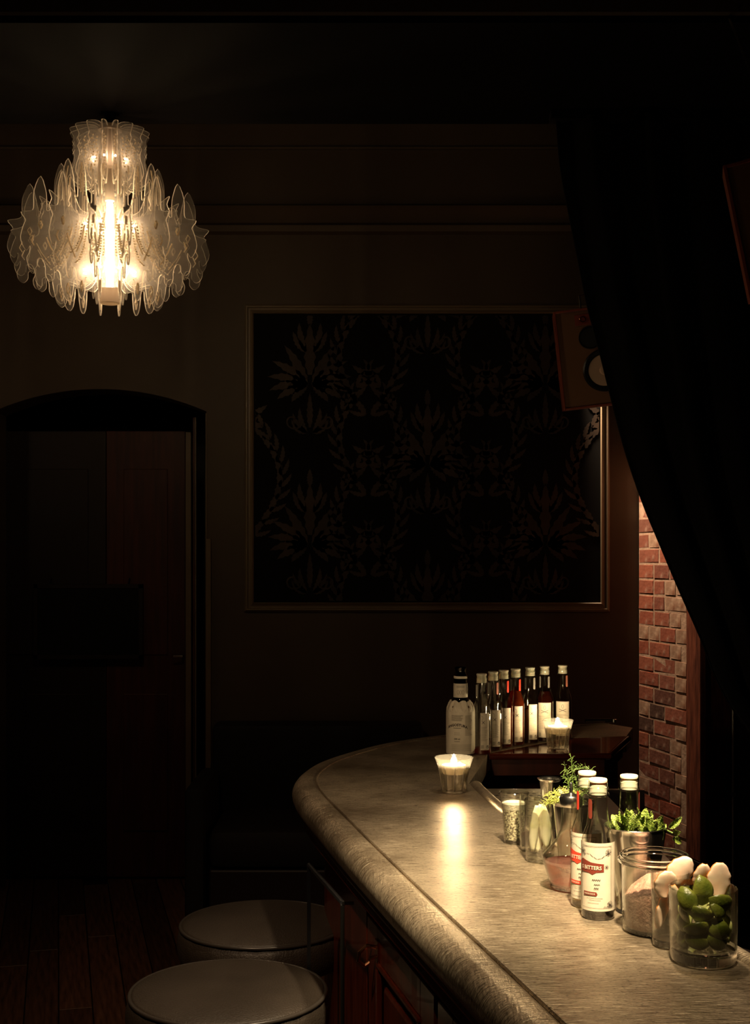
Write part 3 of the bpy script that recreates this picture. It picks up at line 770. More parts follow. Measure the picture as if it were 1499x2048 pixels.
obj('collar', lathe_([(15.4,332),(24,334),(24,338),(9.5,340)]), M['frosted'], ch_, smooth=True)
bm = B(); bm = lathe(bm, [(0,Zc(248)+.001),(.02,Zc(248)+.001),(.02,ZB-ch_.location.z-.001),(0,ZB-ch_.location.z-.001)], 16); obj('ceiling_mount', bm, M['black'], ch_)
# fill lights added in a ring round the tube to brighten the sheets
for k in range(8):
    a = math.radians(45*k)+math.atan2(.884, 4.27)
    for yy, rr in ((455, 52), (545, 52), (320, 34)):
        if rr == 34 and k % 2: continue
        l = bpy.data.lights.new('ring_fill', 'POINT'); l.energy = .11 if rr == 34 else .22; l.color = (1,.68,.44); l.shadow_soft_size = .004
        o = bpy.data.objects.new('ring_fill', l); C.objects.link(o); o.parent = ch_; o.location = (rr*ks*math.cos(a), rr*ks*math.sin(a), Zc(yy))

# ------------------------------------------------------------ speakers
def speaker(label, tl, tr_dir, bl_pt, D, w, sc, rodtop, fname):
    """tl: top-left pixel, bl_pt: bottom-left pixel"""
    a = P(*tl, D-.03); b = P(*bl_pt, D)
    up = (a-b); H = up.length; up.normalize()
    xdir = Vector(tr_dir).normalized(); xdir = (xdir-up*xdir.dot(up)).normalized(); back = up.cross(xdir); back = back if back.y > 0 else -back
    t = thing('loudspeaker', label, 'speaker', b, group='wood-sided loudspeakers hung by the curtain')
    t.matrix_world = Matrix(((xdir.x, back.x, up.x, b.x),(xdir.y, back.y, up.y, b.y),(xdir.z, back.z, up.z, b.z),(0,0,0,1)))
    dep = .2; k = H
    bm = B(); box(bm, .008, w-.008, .006, dep, .008, H-.008); obj('baffle', bm, M['speaker_face'], t)
    bm = B(); e = .008
    for q in ((0,e,0,H),(w-e,w,0,H),(e,w-e,0,e),(e,w-e,H-e,H)): box(bm, q[0]+.0001, q[1]-.0001, 0, dep, q[2], q[3], bev=.001)
    obj('cabinet', bm, M['speaker_wood'], t)
    def disc(x, z, prof, m, name):
        bm = B(); lathe(bm, prof, 36); bm.transform(Matrix.Translation((x, .0055, z)) @ Matrix.Rotation(PI/2, 4, 'X')); return obj(name, bm, m, t, smooth=True)
    disc(w*.5, H*.70, [(k*.098,-.001),(k*.104,.004),(k*.112,.004),(k*.116,-.001)], M['black'], 'port_ring')
    disc(w*.5, H*.70, [(0,.0006),(k*.098,.0006)], M['rubber'], 'port')
    disc(w*.66, H*.36, [(k*.158,0),(k*.165,.006),(k*.2,.007),(k*.215,.002)], M['black'], 'woofer_surround')
    disc(w*.66, H*.36, [(0,.009),(k*.04,.007),(k*.05,.0015),(k*.158,.004)], M['cone'], 'woofer_cone')
    bm = B(); box(bm, w*.30, w*.80, .002, .0055, H*.83, H*.94, bev=.001); obj('tweeter_plate', bm, M['speaker_wood'], t)
    bm = B(); box(bm, w*.55, w*.74, .0, .002, H*.86, H*.92); obj('tweeter_slot', bm, M['black'], t)
    bm = B(); lathe(bm, [(.006,0),(.008,.003),(.011,.003),(.013,0)], 20); bm.transform(Matrix.Translation((w*.42,.002,H*.89)) @ Matrix.Rotation(PI/2,4,'X')); obj('dial', bm, M['copper'], t)
    inv = t.matrix_world.inverted()
    tip = inv @ Vector(rodtop); bs = Vector((w*.5, dep*.5, H))
    bm = B(); st = Vector((w*.42, dep*.4, H-.003))
    tube(bm, [st, st+Vector((0,0,.055)), st+Vector((.035,0,.058)), tip], .004, 8); obj('hanging_bracket', bm, M['chrome'], t)
    return t
speaker('small wood-sided loudspeaker half hidden behind the curtain', (1106,624), (1,-.12,.0), (1127,822), 4.60, .24, 1, (1.02, 4.30, ZB+.02), 'a')
speaker('wood-sided loudspeaker cut off by the right edge of the photo, in front of the curtain', (1445,331), (1,-.265,.0), (1500,603), 3.05, .24, 1, (.98, 3.58, ZB+.05), 'b')

# ------------------------------------------------------------ curtain
DC = 4.25
edge = [(1104,236),(1112,330),(1128,420),(1146,510),(1166,610),(1190,700),(1215,800),(1243,905),(1277,1005),(1312,1090),(1350,1180),(1392,1275),(1425,1360),(1462,1425),(1520,1500),(1600,1600),(1665,1720),(1690,1830)]
ep = catmull([Vector((x,y,0)) for x,y in edge], 4)
bm = B(); cols = 150; rows = []
for p in ep:
    tt = (p.y-236)/(1830-236); row = []
    xr_ = 2350-(tt**1.2)*480
    for i in range(cols+1):
        u = i/cols; x = p.x+(xr_-p.x)*u
        amp = .045*(1-.45*tt)*min(1, .35+u*6)
        fold = math.sin(u*2*PI*11+.6*math.sin(u*17)+tt*.8)+.35*math.sin(u*2*PI*23+1)
        d = DC+amp*fold
        q = P(x, p.y, DC); row.append(bm.verts.new((q.x+.012*math.sin(u*2*PI*11+1.5), d, q.z)))
    rows.append(row)
for a, b in zip(rows, rows[1:]):
    for i in range(cols): bm.faces.new((a[i], a[i+1], b[i+1], b[i]))
cu = obj('cloth', bm, M['velvet'], None, smooth='all')
ct = thing('curtain', 'heavy black curtain swept aside down to the right', 'curtain', (P(1500,236,DC).x, DC, ZB))
cu.parent = ct; cu.matrix_parent_inverse = Matrix.Translation((-P(1500,236,DC).x, -DC, -ZB))
md = cu.modifiers.new('thick', 'SOLIDIFY'); md.thickness = .004
bm = B(); box(bm, P(1100,236,DC).x-P(1500,236,DC).x, 2.2-P(1500,236,DC).x+.4, -.03, .03, -.03, -.001); obj('curtain_track', bm, M['black'], ct)

# ------------------------------------------------------------ glassware and bottles
Z0 = BAR+.0008
def on(x, d): return (x, d, Z0)
def gauge(prof_out, wall, base):  # hollow vessel profile: outer then inner
    outp = [(0, prof_out[0][1])]+prof_out
    innp = [(max(r-wall, .001), z) for r, z in prof_out[::-1] if z > base]
    return outp+[((outp[-1][0]*2-wall)/2, outp[-1][1]+.0012)]+innp+[(innp[-1][0], base), (0, base)]

def candle(label, x, d, s=1):
    t = thing('candle_glass', label, 'candle holder', on(x, d), group='fluted candle glasses')
    N = 10
    def flute(r, z, a):
        k = max(0, min(1, (.077-z)/.03)); return r*(1-.13*k*abs(((a*N/PI) % 2)-1))
    o = [(.026,0),(.029,.0015),(.030,.006),(.0325,.030),(.0365,.052),(.0415,.068),(.0445,.0795),(.0455,.082)]
    bm = B(); lathe(bm, gauge(o, .0028, .010), 80, fn=flute); obj('fluted_cup', bm, M['candle_glass'], t, smooth='all')
    for k in range(N):
        a = (2*k+1)*PI/N
        rb = [(r*(1-.005)+.0004, z) for r, z in ((.0298,.006),(.0325,.030),(.0365,.052),(.0405,.066))]
        bm = B(); tube(bm, [(r*math.cos(a), r*math.sin(a), z) for r, z in rb], [.0009,.0008,.0007,.0003], 6); obj('rib', bm, M['rib'], t, smooth='all')
    bm = B(); lathe(bm, [(0,.0105),(.0225,.0105),(.0252,.0300),(.029,.0435),(0,.0435)], 40); obj('water', bm, M['water'], t, smooth=True)
    bm = B(); lathe(bm, [(0,.044),(.0255,.044),(.0280,.049),(.0300,.062),(.028,.0645),(.010,.0630),(0,.0630)], 32); obj('wax', bm, M['wax'], t, smooth=True)
    bm = B(); tube(bm, [(0,0,.0625),(.0005,0,.068)], .0008, 6); obj('wick', bm, M['ink'], t)
    bm = B(); lathe(bm, [(0,.0645),(.004,.066),(.0072,.0705),(.0062,.077),(.003,.084),(0,.090)], 20); obj('flame', bm, M['flame'], t, smooth='all')
    return t
candle('lit candle in a fluted glass standing alone on the zinc bar top', .186, 3.02)
c2 = candle('lit candle in a fluted glass on the mahogany ledge in front of the bottles', (1115-750)/F*3.70, 3.70)
FRONT = lambda x, d: math.atan2(-d, -x)    # angle facing the camera

def small_bottle(label, x, d, h, r, liq, lvl, phi, kind='bitters', tagm=None, tags=2, group=None):
    t = thing('bitters_bottle', label, 'bottle', on(x, d), group=group)
    k = h/.211
    pr = [(r*.94,0),(r,.003),(r,.112*k),(r*.97,.120*k),(r*.86,.130*k),(r*.70,.140*k),(.0165,.150*k),(.0152,.160*k),(.0142,.185*k),(.0172,.1865*k),(.0172,.1895*k),(.0146,.1915*k),(.0146,.1945*k),(.0158,.196*k),(.0158,.1985*k),(.0146,.200*k),(.0146,.206*k)]
    bm = B(); lathe(bm, [(0,0)]+pr, 40); obj('glass_body', bm, M['glass'], t, smooth=True)
    bm = B(); 
    def rad(z):
        for (r0,z0),(r1,z1) in zip(pr, pr[1:]):
            if z0 <= z <= z1 and z1 > z0: return r0+(r1-r0)*(z-z0)/(z1-z0)
        return pr[0][0]
    lp = [(0,.003)]+[(max(.001,rad(z)-.0016), z) for z in [.003+ (lvl-.003)*i/14 for i in range(15)]]+[(0,lvl)]
    lathe(bm, lp, 36); obj('liquid', bm, liq, t, smooth=True)
    bm = B(); lathe(bm, [(0,.199*k),(.0128,.199*k),(.0128,.2065*k),(.0142,.207*k),(.0144,.2105*k),(.0138,.2115*k),(.006,.2115*k),(.004,.209*k),(0,.209*k)], 28); obj('pour_insert', bm, M['insert'], t, smooth=True)
    bm = B(); lathe(bm, [(.0138,.188*k),(.0138,.199*k),(.012,.199*k),(.012,.188*k)], 24, closed=True); obj('neck_collar', bm, M['insert'], t, smooth=True)
    RL = r+.0004; RI = r+.0008
    def P_(name, build, m, parent=t):
        bm = B(); build(bm); return obj(name, bm, m, parent)
    if kind == 'bitters':
        lab = P_('label', lambda b: patch(b, RL, phi, -.042, .034, .014*k, .1175*k), M['cream'])
        ink = B()
        def scribble(x, z, L, h, n_):
            for i in range(n_): line(ink, (x-L/2+L*i/n_, z+(h if i % 2 else -h)*.5), (x-L/2+L*(i+1)/n_, z+(-h if i % 2 else h)*.5), .0006, RI, phi)
        scribble(-.004, .062, .013, .0026, 9); scribble(-.003, .055, .009, .0020, 6); scribble(-.004, .0495, .007, .0022, 5)
        for z, x0, x1 in ((.1135,-.03,.022),(.1125,-.03,.022),(.019,-.03,.022),(.0475,-.008,.0),(.034,-.02,.006),(.031,-.016,.003),(.0265,-.018,.0)):
            line(ink, (x0,z), (x1,z), .0004, RI, phi)
        for xx in (.0225,.0205,-.031): line(ink, (xx,.022), (xx,.112), .00045, RI, phi)
        # corner ornament: web of curls and spokes
        rr = random.Random(3)
        for cxo, czo, sg in ((.016,.104,1),(.019,.024,-1),(-.028,.104,1)):
            for i in range(16):
                a = rr.uniform(0, 2*PI); q = rr.uniform(.002,.0065)
                line(ink, (cxo, czo), (cxo+q*math.cos(a), czo+q*math.sin(a)), .00045, RI, phi)
            for ring in (.0028,.005):
                for i in range(10):
                    a = i*PI/5; b = a+PI/5
                    line(ink, (cxo+ring*math.cos(a), czo+ring*math.sin(a)), (cxo+ring*math.cos(b), czo+ring*math.sin(b)), .0004, RI, phi)
        for i in range(9): line(ink, (.008+.0022*i,.0195), (.0092+.0022*i,.0222), .0005, RI, phi)
        for i in range(7):
            a0_ = -.5+i*.16; x0 = -.026+i*.006
            line(ink, (x0, .098+.004*math.sin(i*1.1)), (x0+.005, .098+.004*math.sin((i+1)*1.1)), .0006, RI, phi)
        for i in range(10):
            a = i*PI/5; line(ink, (.0125,.0815),(.0125+.0038*math.cos(a),.0815+.0038*math.sin(a)), .0004, RI, phi)
        obj('printing', ink, M['ink'], lab)
        ban = B(); wrap_poly(ban, [(-.034,.073),(-.034,.090),(-.028,.093),(-.012,.0885),(.008,.0865),(.008,.0745),(-.004,.0735),(-.010,.0700),(-.016,.0725)], RI, phi)
        wrap_poly(ban, [(-.026,.0375),(-.026,.0435),(-.004,.0435),(-.002,.0405),(-.004,.0375)], RI+.0001, phi)
        obj('banner', ban, M['redpaper'] if tagm == 'bright' else M['banner'], lab)
        tx = B(); wrap_text(tx, 'S BITTERS', .0080, RI+.0005, phi, -.0128, .0803, bold=.0002)
        for i in range(9): line(tx, (-.0235+i*.0021,.0392), (-.0235+i*.0021,.0418), .0009, RI+.0005, phi)
        obj('lettering', tx, M['cream'], lab)
        for s_ in ((-.85,) if tags == 1 else (-.85, .9)):
            bm = B(); Rt = .0165; wrap_poly(bm, [(x_*.0042, .152*k+z_*.030) for x_, z_ in ((-1,.1),(-.6,0),(.6,0),(1,.1),(1,.9),(.6,1),(-.6,1),(-1,.9))], Rt+.0004, phi+s_)
            tg = obj('neck_tag', bm, M['redpaper'] if tagm else M['banner'], t)
    else:
        c0 = {'front': 0, 'side': -.30}[kind] if kind in ('front','side') else 0
        hwid = .021 if kind == 'front' else .0145
        x0, x1 = (-hwid, hwid) if kind == 'front' else (-.010, .0165)
        zt_, zb_ = .1165, .0125
        lab = P_('label', lambda b: patch(b, RL, phi, x0, x1, zb_, zt_), M['cream'])
        ink = B(); 
        for z in (zt_-.002, zb_+.002): line(ink, (x0+.001,z),(x1-.001,z), .0003, RI, phi)
        for xx in (x0+.0012, x1-.0012): line(ink, (xx,zb_+.002),(xx,zt_-.002), .0003, RI, phi)
        xs = 0 if kind == 'front' else x0+.004
        q = .011 if kind == 'front' else .008
        line(ink, (xs-q*(kind=='front'),.086),(xs+q,.094), .0012, RI, phi); line(ink, (xs-q*(kind=='front'),.094),(xs+q,.086), .0012, RI, phi)
        n_ = 12
        for i in range(n_):   # little oval above the crossed blades
            a = 2*PI*i/n_; b = 2*PI*(i+1)/n_
            if kind == 'front' or math.cos(a) > -.2: line(ink, (xs+.003*math.cos(a),.102+.006*math.sin(a)),(xs+.003*math.cos(b),.102+.006*math.sin(b)), .0007, RI, phi)
        obj('printing', ink, M['ink'], lab)
        g = B(); r2 = random.Random(int(x*1000))
        for i in range(15):
            z = .077-i*.0027; L = (x1-x0-.006)*r2.uniform(.5,1)
            line(g, (x0+.003,z),(x0+.003+L,z), .0008, RI, phi)
        for i in range(9):
            line(g, (x0+.002+i*.0009,.017),(x0+.002+i*.0009,.027), .0005, RI, phi)
        obj('small_print', g, M['ink_grey'], lab)
        if kind == 'side':
            g = B()
            for i in range(14):
                a = 2*PI*i/14; b = 2*PI*(i+1)/14; xx = x1-.005; zz = .0215
                line(g, (xx+.0042*math.cos(a),zz+.0042*math.sin(a)),(xx+.0042*math.cos(b),zz+.0042*math.sin(b)), .0011, RI, phi)
            line(g, (x1-.008,.0245),(x1-.002,.0185), .001, RI, phi); line(g, (x1-.005,.0245),(x1-.004,.019), .0018, RI, phi)
            obj('warning_mark', g, M['ink'], lab)
        if tagm:
            for m_, s_ in zip(tagm, (-.95, .85)):
                if m_ is None: continue
                bm = B(); wrap_poly(bm, [(x_*.0042, .160+z_*.034) for x_, z_ in ((-1,.06),(-.6,0),(.6,0),(1,.06),(1,.94),(.6,1),(-.6,1),(-1,.94))], .0172, FRONT(x,d)+s_)
                obj('neck_tag', bm, M[m_], t)
    return t

G3 = 'labelled bitters bottles at the near end of the bar'
small_bottle('tall clear bottle with a white BITTERS label and dark liquid at its bottom', .345, 1.982, .2125, .0255, M['liq_dark'], .0150, FRONT(.345,1.982)+.05, tagm=None, tags=1, group=G3)
small_bottle('white labelled bottle with bright red banner standing behind the dark one, left of it', .339, 2.047, .2125, .0255, M['liq_pale'], .012, FRONT(.339,2.047)-.25, tagm='bright', tags=1, group=G3)
small_bottle('clear bottle whose neck rises behind the mint', .413, 2.082, .201, .0245, M['liq_pale'], .02, FRONT(.413,2.082)+2.2, tagm=None, tags=1, group=G3)
GB = 'bitters bottles in the row at the back'
rows_ = [(963,3.61,'liq_red',.016,'side',('greytag',None),'second in the row, clear bottle just right of the paper-wrapped one'),
 (986,3.675,'liq_amber',.030,'side',('greytag','pinktag'),'third bottle in the row with a faded pink neck tag'),
 (1007,3.725,'liq_red',.10,'side',('greytag','redpaper'),'fourth bottle in the row, orange-red neck tag over half-full red liquid'),
 (1031,3.77,'liq_red',.160,'side',('greytag','redpaper'),'fifth bottle in the row, filled with red liquid and the brightest red tag'),
 (1060,3.816,'liq_amber',.10,'side',('greytag','greytag'),'sixth bottle in the row with amber liquid and two grey neck tags'),
 (1089,3.858,'liq_dark',.150,'front',('greytag','greytag'),'seventh bottle in the row, dark liquid, crossed-blades label facing forward'),
 (1125,3.89,'liq_red',.03,'front',(None,'pinktag'),'rightmost bottle of the back row, directly behind the candle')]
for x, d, lq, lv, kd, tg, lb in rows_:
    X = (x-750)/F*d
    small_bottle(lb, X, d, .224, .0265, M[lq], lv, FRONT(X, d)+(.25 if kd == 'side' else 0), kind=kd, tagm=tg, group=GB)

# paper-wrapped brown bottle
X = (921-750)/F*3.60
t = thing('bitters_bottle', 'brown bottle wrapped in an oversized cream paper label, leftmost of the back row', 'bottle', on(X, 3.60), group=GB)
bm = B(); lathe(bm, [(0,0),(.036,0),(.038,.004),(.038,.115),(.034,.135),(.024,.150),(.0195,.158),(.0185,.2),(.0175,.222),(.0150,.226),(.0150,.236),(.0165,.238),(.0165,.244),(.013,.2445),(.012,.235)], 40); obj('glass_body', bm, M['brownglass'], t, smooth=True)
bm = B(); lathe(bm, [(0,.004),(.0365,.004),(.0365,.118),(.022,.150),(.016,.165),(0,.165)], 32); obj('liquid', bm, M['liq_dark'], t, smooth=True)
def jag(r, z, a):
    return r + (.0016*math.sin(a*9)+.001*math.sin(a*17+1) if z > .12 else .0002*math.sin(a*5))
bm = B(); ph = FRONT(X,3.6)
seg = 72; prof = [(.0385,.003),(.0405,.004),(.0408,.06),(.0406,.115),(.0375,.130),(.0315,.144),(.027,.152)]
lathe(bm, prof, seg, fn=jag)
for v in bm.verts:
    if v.co.z > .15: 
        a = math.atan2(v.co.y, v.co.x); v.co.z += .006*abs(math.sin(a*3.5))-.005
pw = obj('paper_wrapper', bm, M['cream'], t, smooth=True)
ink = B(); RI = .0415
wrap_text(ink, 'ANGOSTURA', .0100, RI, ph, -.010, .086, arc=9, bold=.0004)
line(ink, (-.021,.0775), (.001,.0775), .0012, RI, ph)
for z_ in (.064, .059):
    for i in range(7): line(ink, (-.018+i*.0024, z_-.001), (-.018+i*.0024+.0008, z_+.001), .0006, RI, ph)
wrap_text(ink, '200 ml', .0062, RI, ph, -.010, .047, bold=.0002)
line(ink, (-.018,.040), (-.002,.040), .0010, RI, ph)
obj('lettering', ink, M['ink'], pw)
g = B(); r2 = random.Random(2)
for i in range(9): line(g, (-.027,.113-i*.0019),(-.027+.034*r2.uniform(.8,1),.113-i*.0019), .0007, RI, ph)
for i in range(26): line(g, (.013,.112-i*.0022),(.013+.024*r2.uniform(.6,1),.112-i*.0022), .0007, RI, ph)
for i in range(7): line(g, (-.027,.031-i*.0028),(.033,.031-i*.0028), .0006, RI, ph)
obj('small_print', g, M['ink_grey'], pw)
# folded triangles of paper at the shoulder
for k in range(7):
    a = ph-1.3+k*.43; bm = B(); R1, R2_ = .0408, .0325
    p1 = (R1*math.cos(a-.2), R1*math.sin(a-.2), .121); p2 = (R1*math.cos(a+.2), R1*math.sin(a+.2), .121); p3 = ((R2_+.002)*math.cos(a), (R2_+.002)*math.sin(a), .148)
    vs = [bm.verts.new(p) for p in (p1,p2,p3)]; cen = Vector(p1)+Vector(p2)+Vector(p3); cen = bm.verts.new(cen/3*1.03+Vector((0,0,-.0001*k)))
    for i in range(3): bm.faces.new((vs[i], vs[(i+1)%3], cen))
    obj('paper_fold', bm, M['cream'], pw)
bm = B(); lathe(bm, [(.0202,.160),(.0202,.190),(.0196,.199)], 36); nl = obj('neck_label', bm, M['cream'], t, smooth=True)
g = B()
for i in range(4): line(g, (-.012,.193-i*.0016),(.012,.193-i*.0016), .0006, .0206, ph)
for q in (-.007,0,.007):
    for i in range(12):
        a = 2*PI*i/12; b = 2*PI*(i+1)/12; line(g, (q+.003*math.cos(a),.175+.006*math.sin(a)),(q+.003*math.cos(b),.175+.006*math.sin(b)), .0007, .0206, ph)
obj('small_print', g, M['ink_grey'], nl)
bm = B(); lathe(bm, [(.0182,.2125),(.0192,.2135),(.0192,.2185),(.0182,.2195)], 36); obj('neck_band', bm, M['cream'], t, smooth=True)

# tumbler of limes
def vessel(name, label, cat, x, d, prof, wall, base, seg=48, fn=None, thick=None, group=None, glass='glass'):
    t = thing(name, label, cat, on(x, d), group=group)
    bm = B(); lathe(bm, gauge(prof, wall, base), seg, fn=fn); obj('glass_wall', bm, M[glass], t, smooth='all' if fn else True)
    if thick:
        bm = B(); lathe(bm, [(0,.0012),(thick*.94,.0012),(thick,.004),(thick,base-.003),(thick*.9,base-.0012),(0,base-.004)], seg); obj('thick_base', bm, M['glass_thick'], t, smooth=True)
    return t
GL = 'garnish glasses along the bar'
TX, TD = .4525, 1.766
vessel('tumbler', 'wide glass tumbler full of green lime wedges, nearest on the bar', 'glass', TX, TD, [(.040,0),(.0435,.0025),(.0452,.010),(.0462,.05),(.0468,.1005)], .0022, .020, thick=.0425, group=GL)
def wedge_mesh(L=.034, Rr=.013, arc=1.9):
    bm = B(); n, m = 10, 8; rows = []
    for i in range(n+1):
        t = i/n; s = math.sin(PI*t)**.6; z = (t-.5)*L; r = Rr*s+.0006
        row = []
        for j in range(m+1):
            a = -arc/2+arc*j/m; row.append(bm.verts.new((r*math.cos(a)*1.05-Rr*.45, r*math.sin(a)*1.25, z)))
        row.append(bm.verts.new((-Rr*.45-.0001, 0, z)))
        rows.append(row)
    for a, b in zip(rows, rows[1:]):
        for j in range(m+2):
            k = (j+1) % (m+2); f = bm.faces.new((a[j], a[k], b[k], b[j])); f.material_index = 0 if j < m else 1
    bm.faces.new(rows[0]); bm.faces.new(rows[-1])
    return bm
lw0 = obj('lime_wedge', wedge_mesh(), [M['lime'], M['limeflesh']], smooth='all')
rl_ = random.Random(11)
def place_wedge(i, x, y, z, rot, sc, label, group=None):
    o = lw0 if i == 0 else lw0.copy()
    if i: C.objects.link(o)
    o.location = (TX+x, TD+y, Z0+z); o.rotation_euler = rot; o.scale = (sc*.8, sc*.95, sc*1.12)
    tag(o, label, 'lime wedge', group); return o
spots = [(-.026,-.018,.088,(.5,-.2,-1.9),1.05,'pale green lime wedge leaning out over the left of the tumbler rim',None),
 (-.004,-.012,.098,(.15,.1,-1.4),1.18,'upright yellow-green lime wedge at the middle of the tumbler top',None),
 (.020,-.020,.084,(1.2,.3,-1.2),1.1,'dark green lime wedge lying across the right of the tumbler top',None)]
i = 0
for s_ in spots: place_wedge(i, *s_[:3], s_[3], s_[4], s_[5], 'lime wedges in the tumbler'); i += 1
for zz, ring, n_ in ((.072,.027,6), (.052,.028,6), (.034,.027,6), (.062,.008,2), (.036,.008,2)):
    for k in range(n_):
        a = 2*PI*k/n_+zz*60
        place_wedge(i, ring*math.cos(a), ring*math.sin(a), zz+rl_.uniform(-.003,.003), (rl_.uniform(.7,1.9), rl_.uniform(-.5,.5), a+rl_.uniform(-.6,.6)), rl_.uniform(.9,1.08), 'green lime wedge %s the %s of the tumbler' % (['at the right of','at the right back of','at the middle back of','at the left back of','at the left of','at the left front of','at the middle front of','at the right front of'][int(((a % (2*PI))/(PI/4))+.5) % 8] if ring > .02 else ('at the core, left half of' if k else 'at the core, right half of'), {.072:'upper layer',.052:'middle layer',.034:'lowest layer',.062:'upper core',.036:'lower core'}[zz]), 'lime wedges in the tumbler'); i += 1
# citrus peels
def peel_mesh(w_=.017, L=.038, curl=.5, seed=0):
    bm = B(); n, m = 14, 8; r_ = random.Random(seed); top=[]; bot=[]
    for i in range(n+1):
        t = i/n; hwid = w_*.5*max(.05, math.sin(PI*(t*.94+.03)))**.55; rowt=[]; rowb=[]
        for j in range(m+1):
            u = (j/m*2-1); x = u*hwid*(1+.05*math.sin(i*1.7+seed)); z = (t-.5)*L
            y = .006*curl*(u*u)+.008*curl*math.cos(t*3)
            rowt.append(bm.verts.new((x, y-.0012, z))); rowb.append(bm.verts.new((x*1.03, y+.0012, z*1.01)))
        top.append(rowt); bot.append(rowb)
    for i in range(n):
        for j in range(m):
            bm.faces.new((top[i][j],top[i][j+1],top[i+1][j+1],top[i+1][j])).material_index = 0
            bm.faces.new((bot[i][j],bot[i][j+1],bot[i+1][j+1],bot[i+1][j])).material_index = 1
    per_t = top[0]+[r[-1] for r in top[1:]]+top[-1][::-1][1:]+[r[0] for r in top[::-1][1:-1]]
    per_b = bot[0]+[r[-1] for r in bot[1:]]+bot[-1][::-1][1:]+[r[0] for r in bot[::-1][1:-1]]
    for k in range(len(per_t)):
        q = (k+1) % len(per_t); bm.faces.new((per_t[k], per_t[q], per_b[q], per_b[k])).material_index = 1
    return bm
def peel(x, d, z, rot, w_, L, curl, label, seed, mats=None, cat='citrus peel'):
    o = obj('orange_peel', peel_mesh(w_, L, curl, seed), mats or [M['pith'], M['orange']], smooth='all', loc=(x, d, Z0+z), rot=rot)
    return tag(o, label, cat, 'strips of orange peel in the slim glasses')
NX, ND = .4225, 1.834
vessel('tumbler', 'slim glass of pale orange peel strips, left behind the lime tumbler', 'glass', NX, ND, [(.022,0),(.0245,.002),(.0255,.01),(.0262,.05),(.0272,.105)], .0016, .012, thick=.0238, group=GL, fn=None)
peel(NX-.006, ND-.006, .088, (-.1,.1,.1), .034, .040, .6, 'wide pale strip of peel standing in the left of the slim glass', 1)
peel(NX+.006, ND-.009, .060, (.1,-.15,-.2), .022, .062, .8, 'long orange-brown strip of peel pressed to the front of the slim glass', 2)
peel(NX-.007, ND+.006, .050, (0,.2,.5), .022, .058, .5, 'strip of orange peel low in the slim glass, behind the others', 3)
peel(NX+.016, ND+.000, .105, (-.25,.65,.15), .038, .046, .7, 'pale peel curl spilling out of the slim glass behind the limes', 4)
peel(TX+.024, TD+.006, .108, (-.12,.05,.1), .034, .050, .5, 'upright orange peel with white pith, tallest at the right of the tumbler', 5)
peel(TX+.004, TD+.020, .108, (.0,.15,-.1), .024, .042, .6, 'narrow pink and white peel strip between the lime and the tall peel', 6)

# flared jar with sugar
JX, JD = .4165, 1.908
t = thing('glass_jar', 'clear glass jar with a wide rolled rim holding pink brown sugar', 'jar', on(JX, JD))
bm = B(); lathe(bm, gauge([(.042,0),(.0465,.003),(.0475,.010),(.048,.05),(.049,.100),(.050,.102)], .0022, .008), 56); obj('glass_wall', bm, M['glass'], t, smooth=True)
for rr, zz, tr_ in ((.0515,.1045,.0034), (.049,.1115,.0028)):
    bm = B(); lathe(bm, [(rr+tr_*math.cos(a), zz+tr_*math.sin(a)) for a in [i_*PI/5 for i_ in range(10)]], 56, closed=True); obj('rolled_rim', bm, M['glass_thick'], t, smooth='all')
bm = B(); lathe(bm, [(0,.0012),(.041,.0012),(.0445,.004),(.0445,.0065),(0,.0065)], 48); obj('thick_base', bm, M['glass_thick'], t, smooth=True)
bm = B()
def lump(r, z, a): return r*(1+(.05*math.sin(a*3+1)+.03*math.sin(a*8+z*90)) * (1 if z > .06 else .15))
lathe(bm, [(0,.0085),(.043,.0085),(.0448,.013),(.0452,.045),(.044,.060),(.034,.070),(.020,.079),(.012,.083),(0,.081)], 56, fn=lump)
for v in bm.verts:
    if v.co.z > .055: v.co.z += rnd.uniform(-.002,.002)+ .25*v.co.x
sg = obj('sugar_heap', bm, M['sugar'], smooth='all', loc=on(JX, JD)); tag(sg, 'heap of coarse pink brown sugar inside the wide-rimmed jar', 'sugar', kind='stuff')

# steel tins
def tin(label, x, d, rt, rb, h):
    t = thing('shaker_tin', label, 'shaker tin', on(x, d), group='steel shaker tins used for herbs')
    bm = B(); lathe(bm, [(0,.006),(rb,.006),(rb,.008),(rb+(rt-rb)*.93,h*.94),(rt-.001,h-.002),(rt+.0004,h),(rt-.0002,h+.0008),(rt-.0018,h-.002),(rb-.0012,.0105),(0,.0105)], 56); obj('tin_body', bm, M['steel'], t, smooth=True)
    bm = B(); lathe(bm, [(0,0),(rb-.001,0),(rb+.0002,.001),(rb+.0002,.0058),(0,.0058)], 40); obj('rubber_foot', bm, M['rubber'], t, smooth=True)
    return t
T1 = (.4085, 2.011); T2 = (.353, 2.272)
tin('polished steel shaker tin holding a bunch of fresh mint', *T1, .0485, .029, .134)
tin('dark steel shaker tin holding wispy herb sprigs, behind the round flask', *T2, .037, .026, .122)
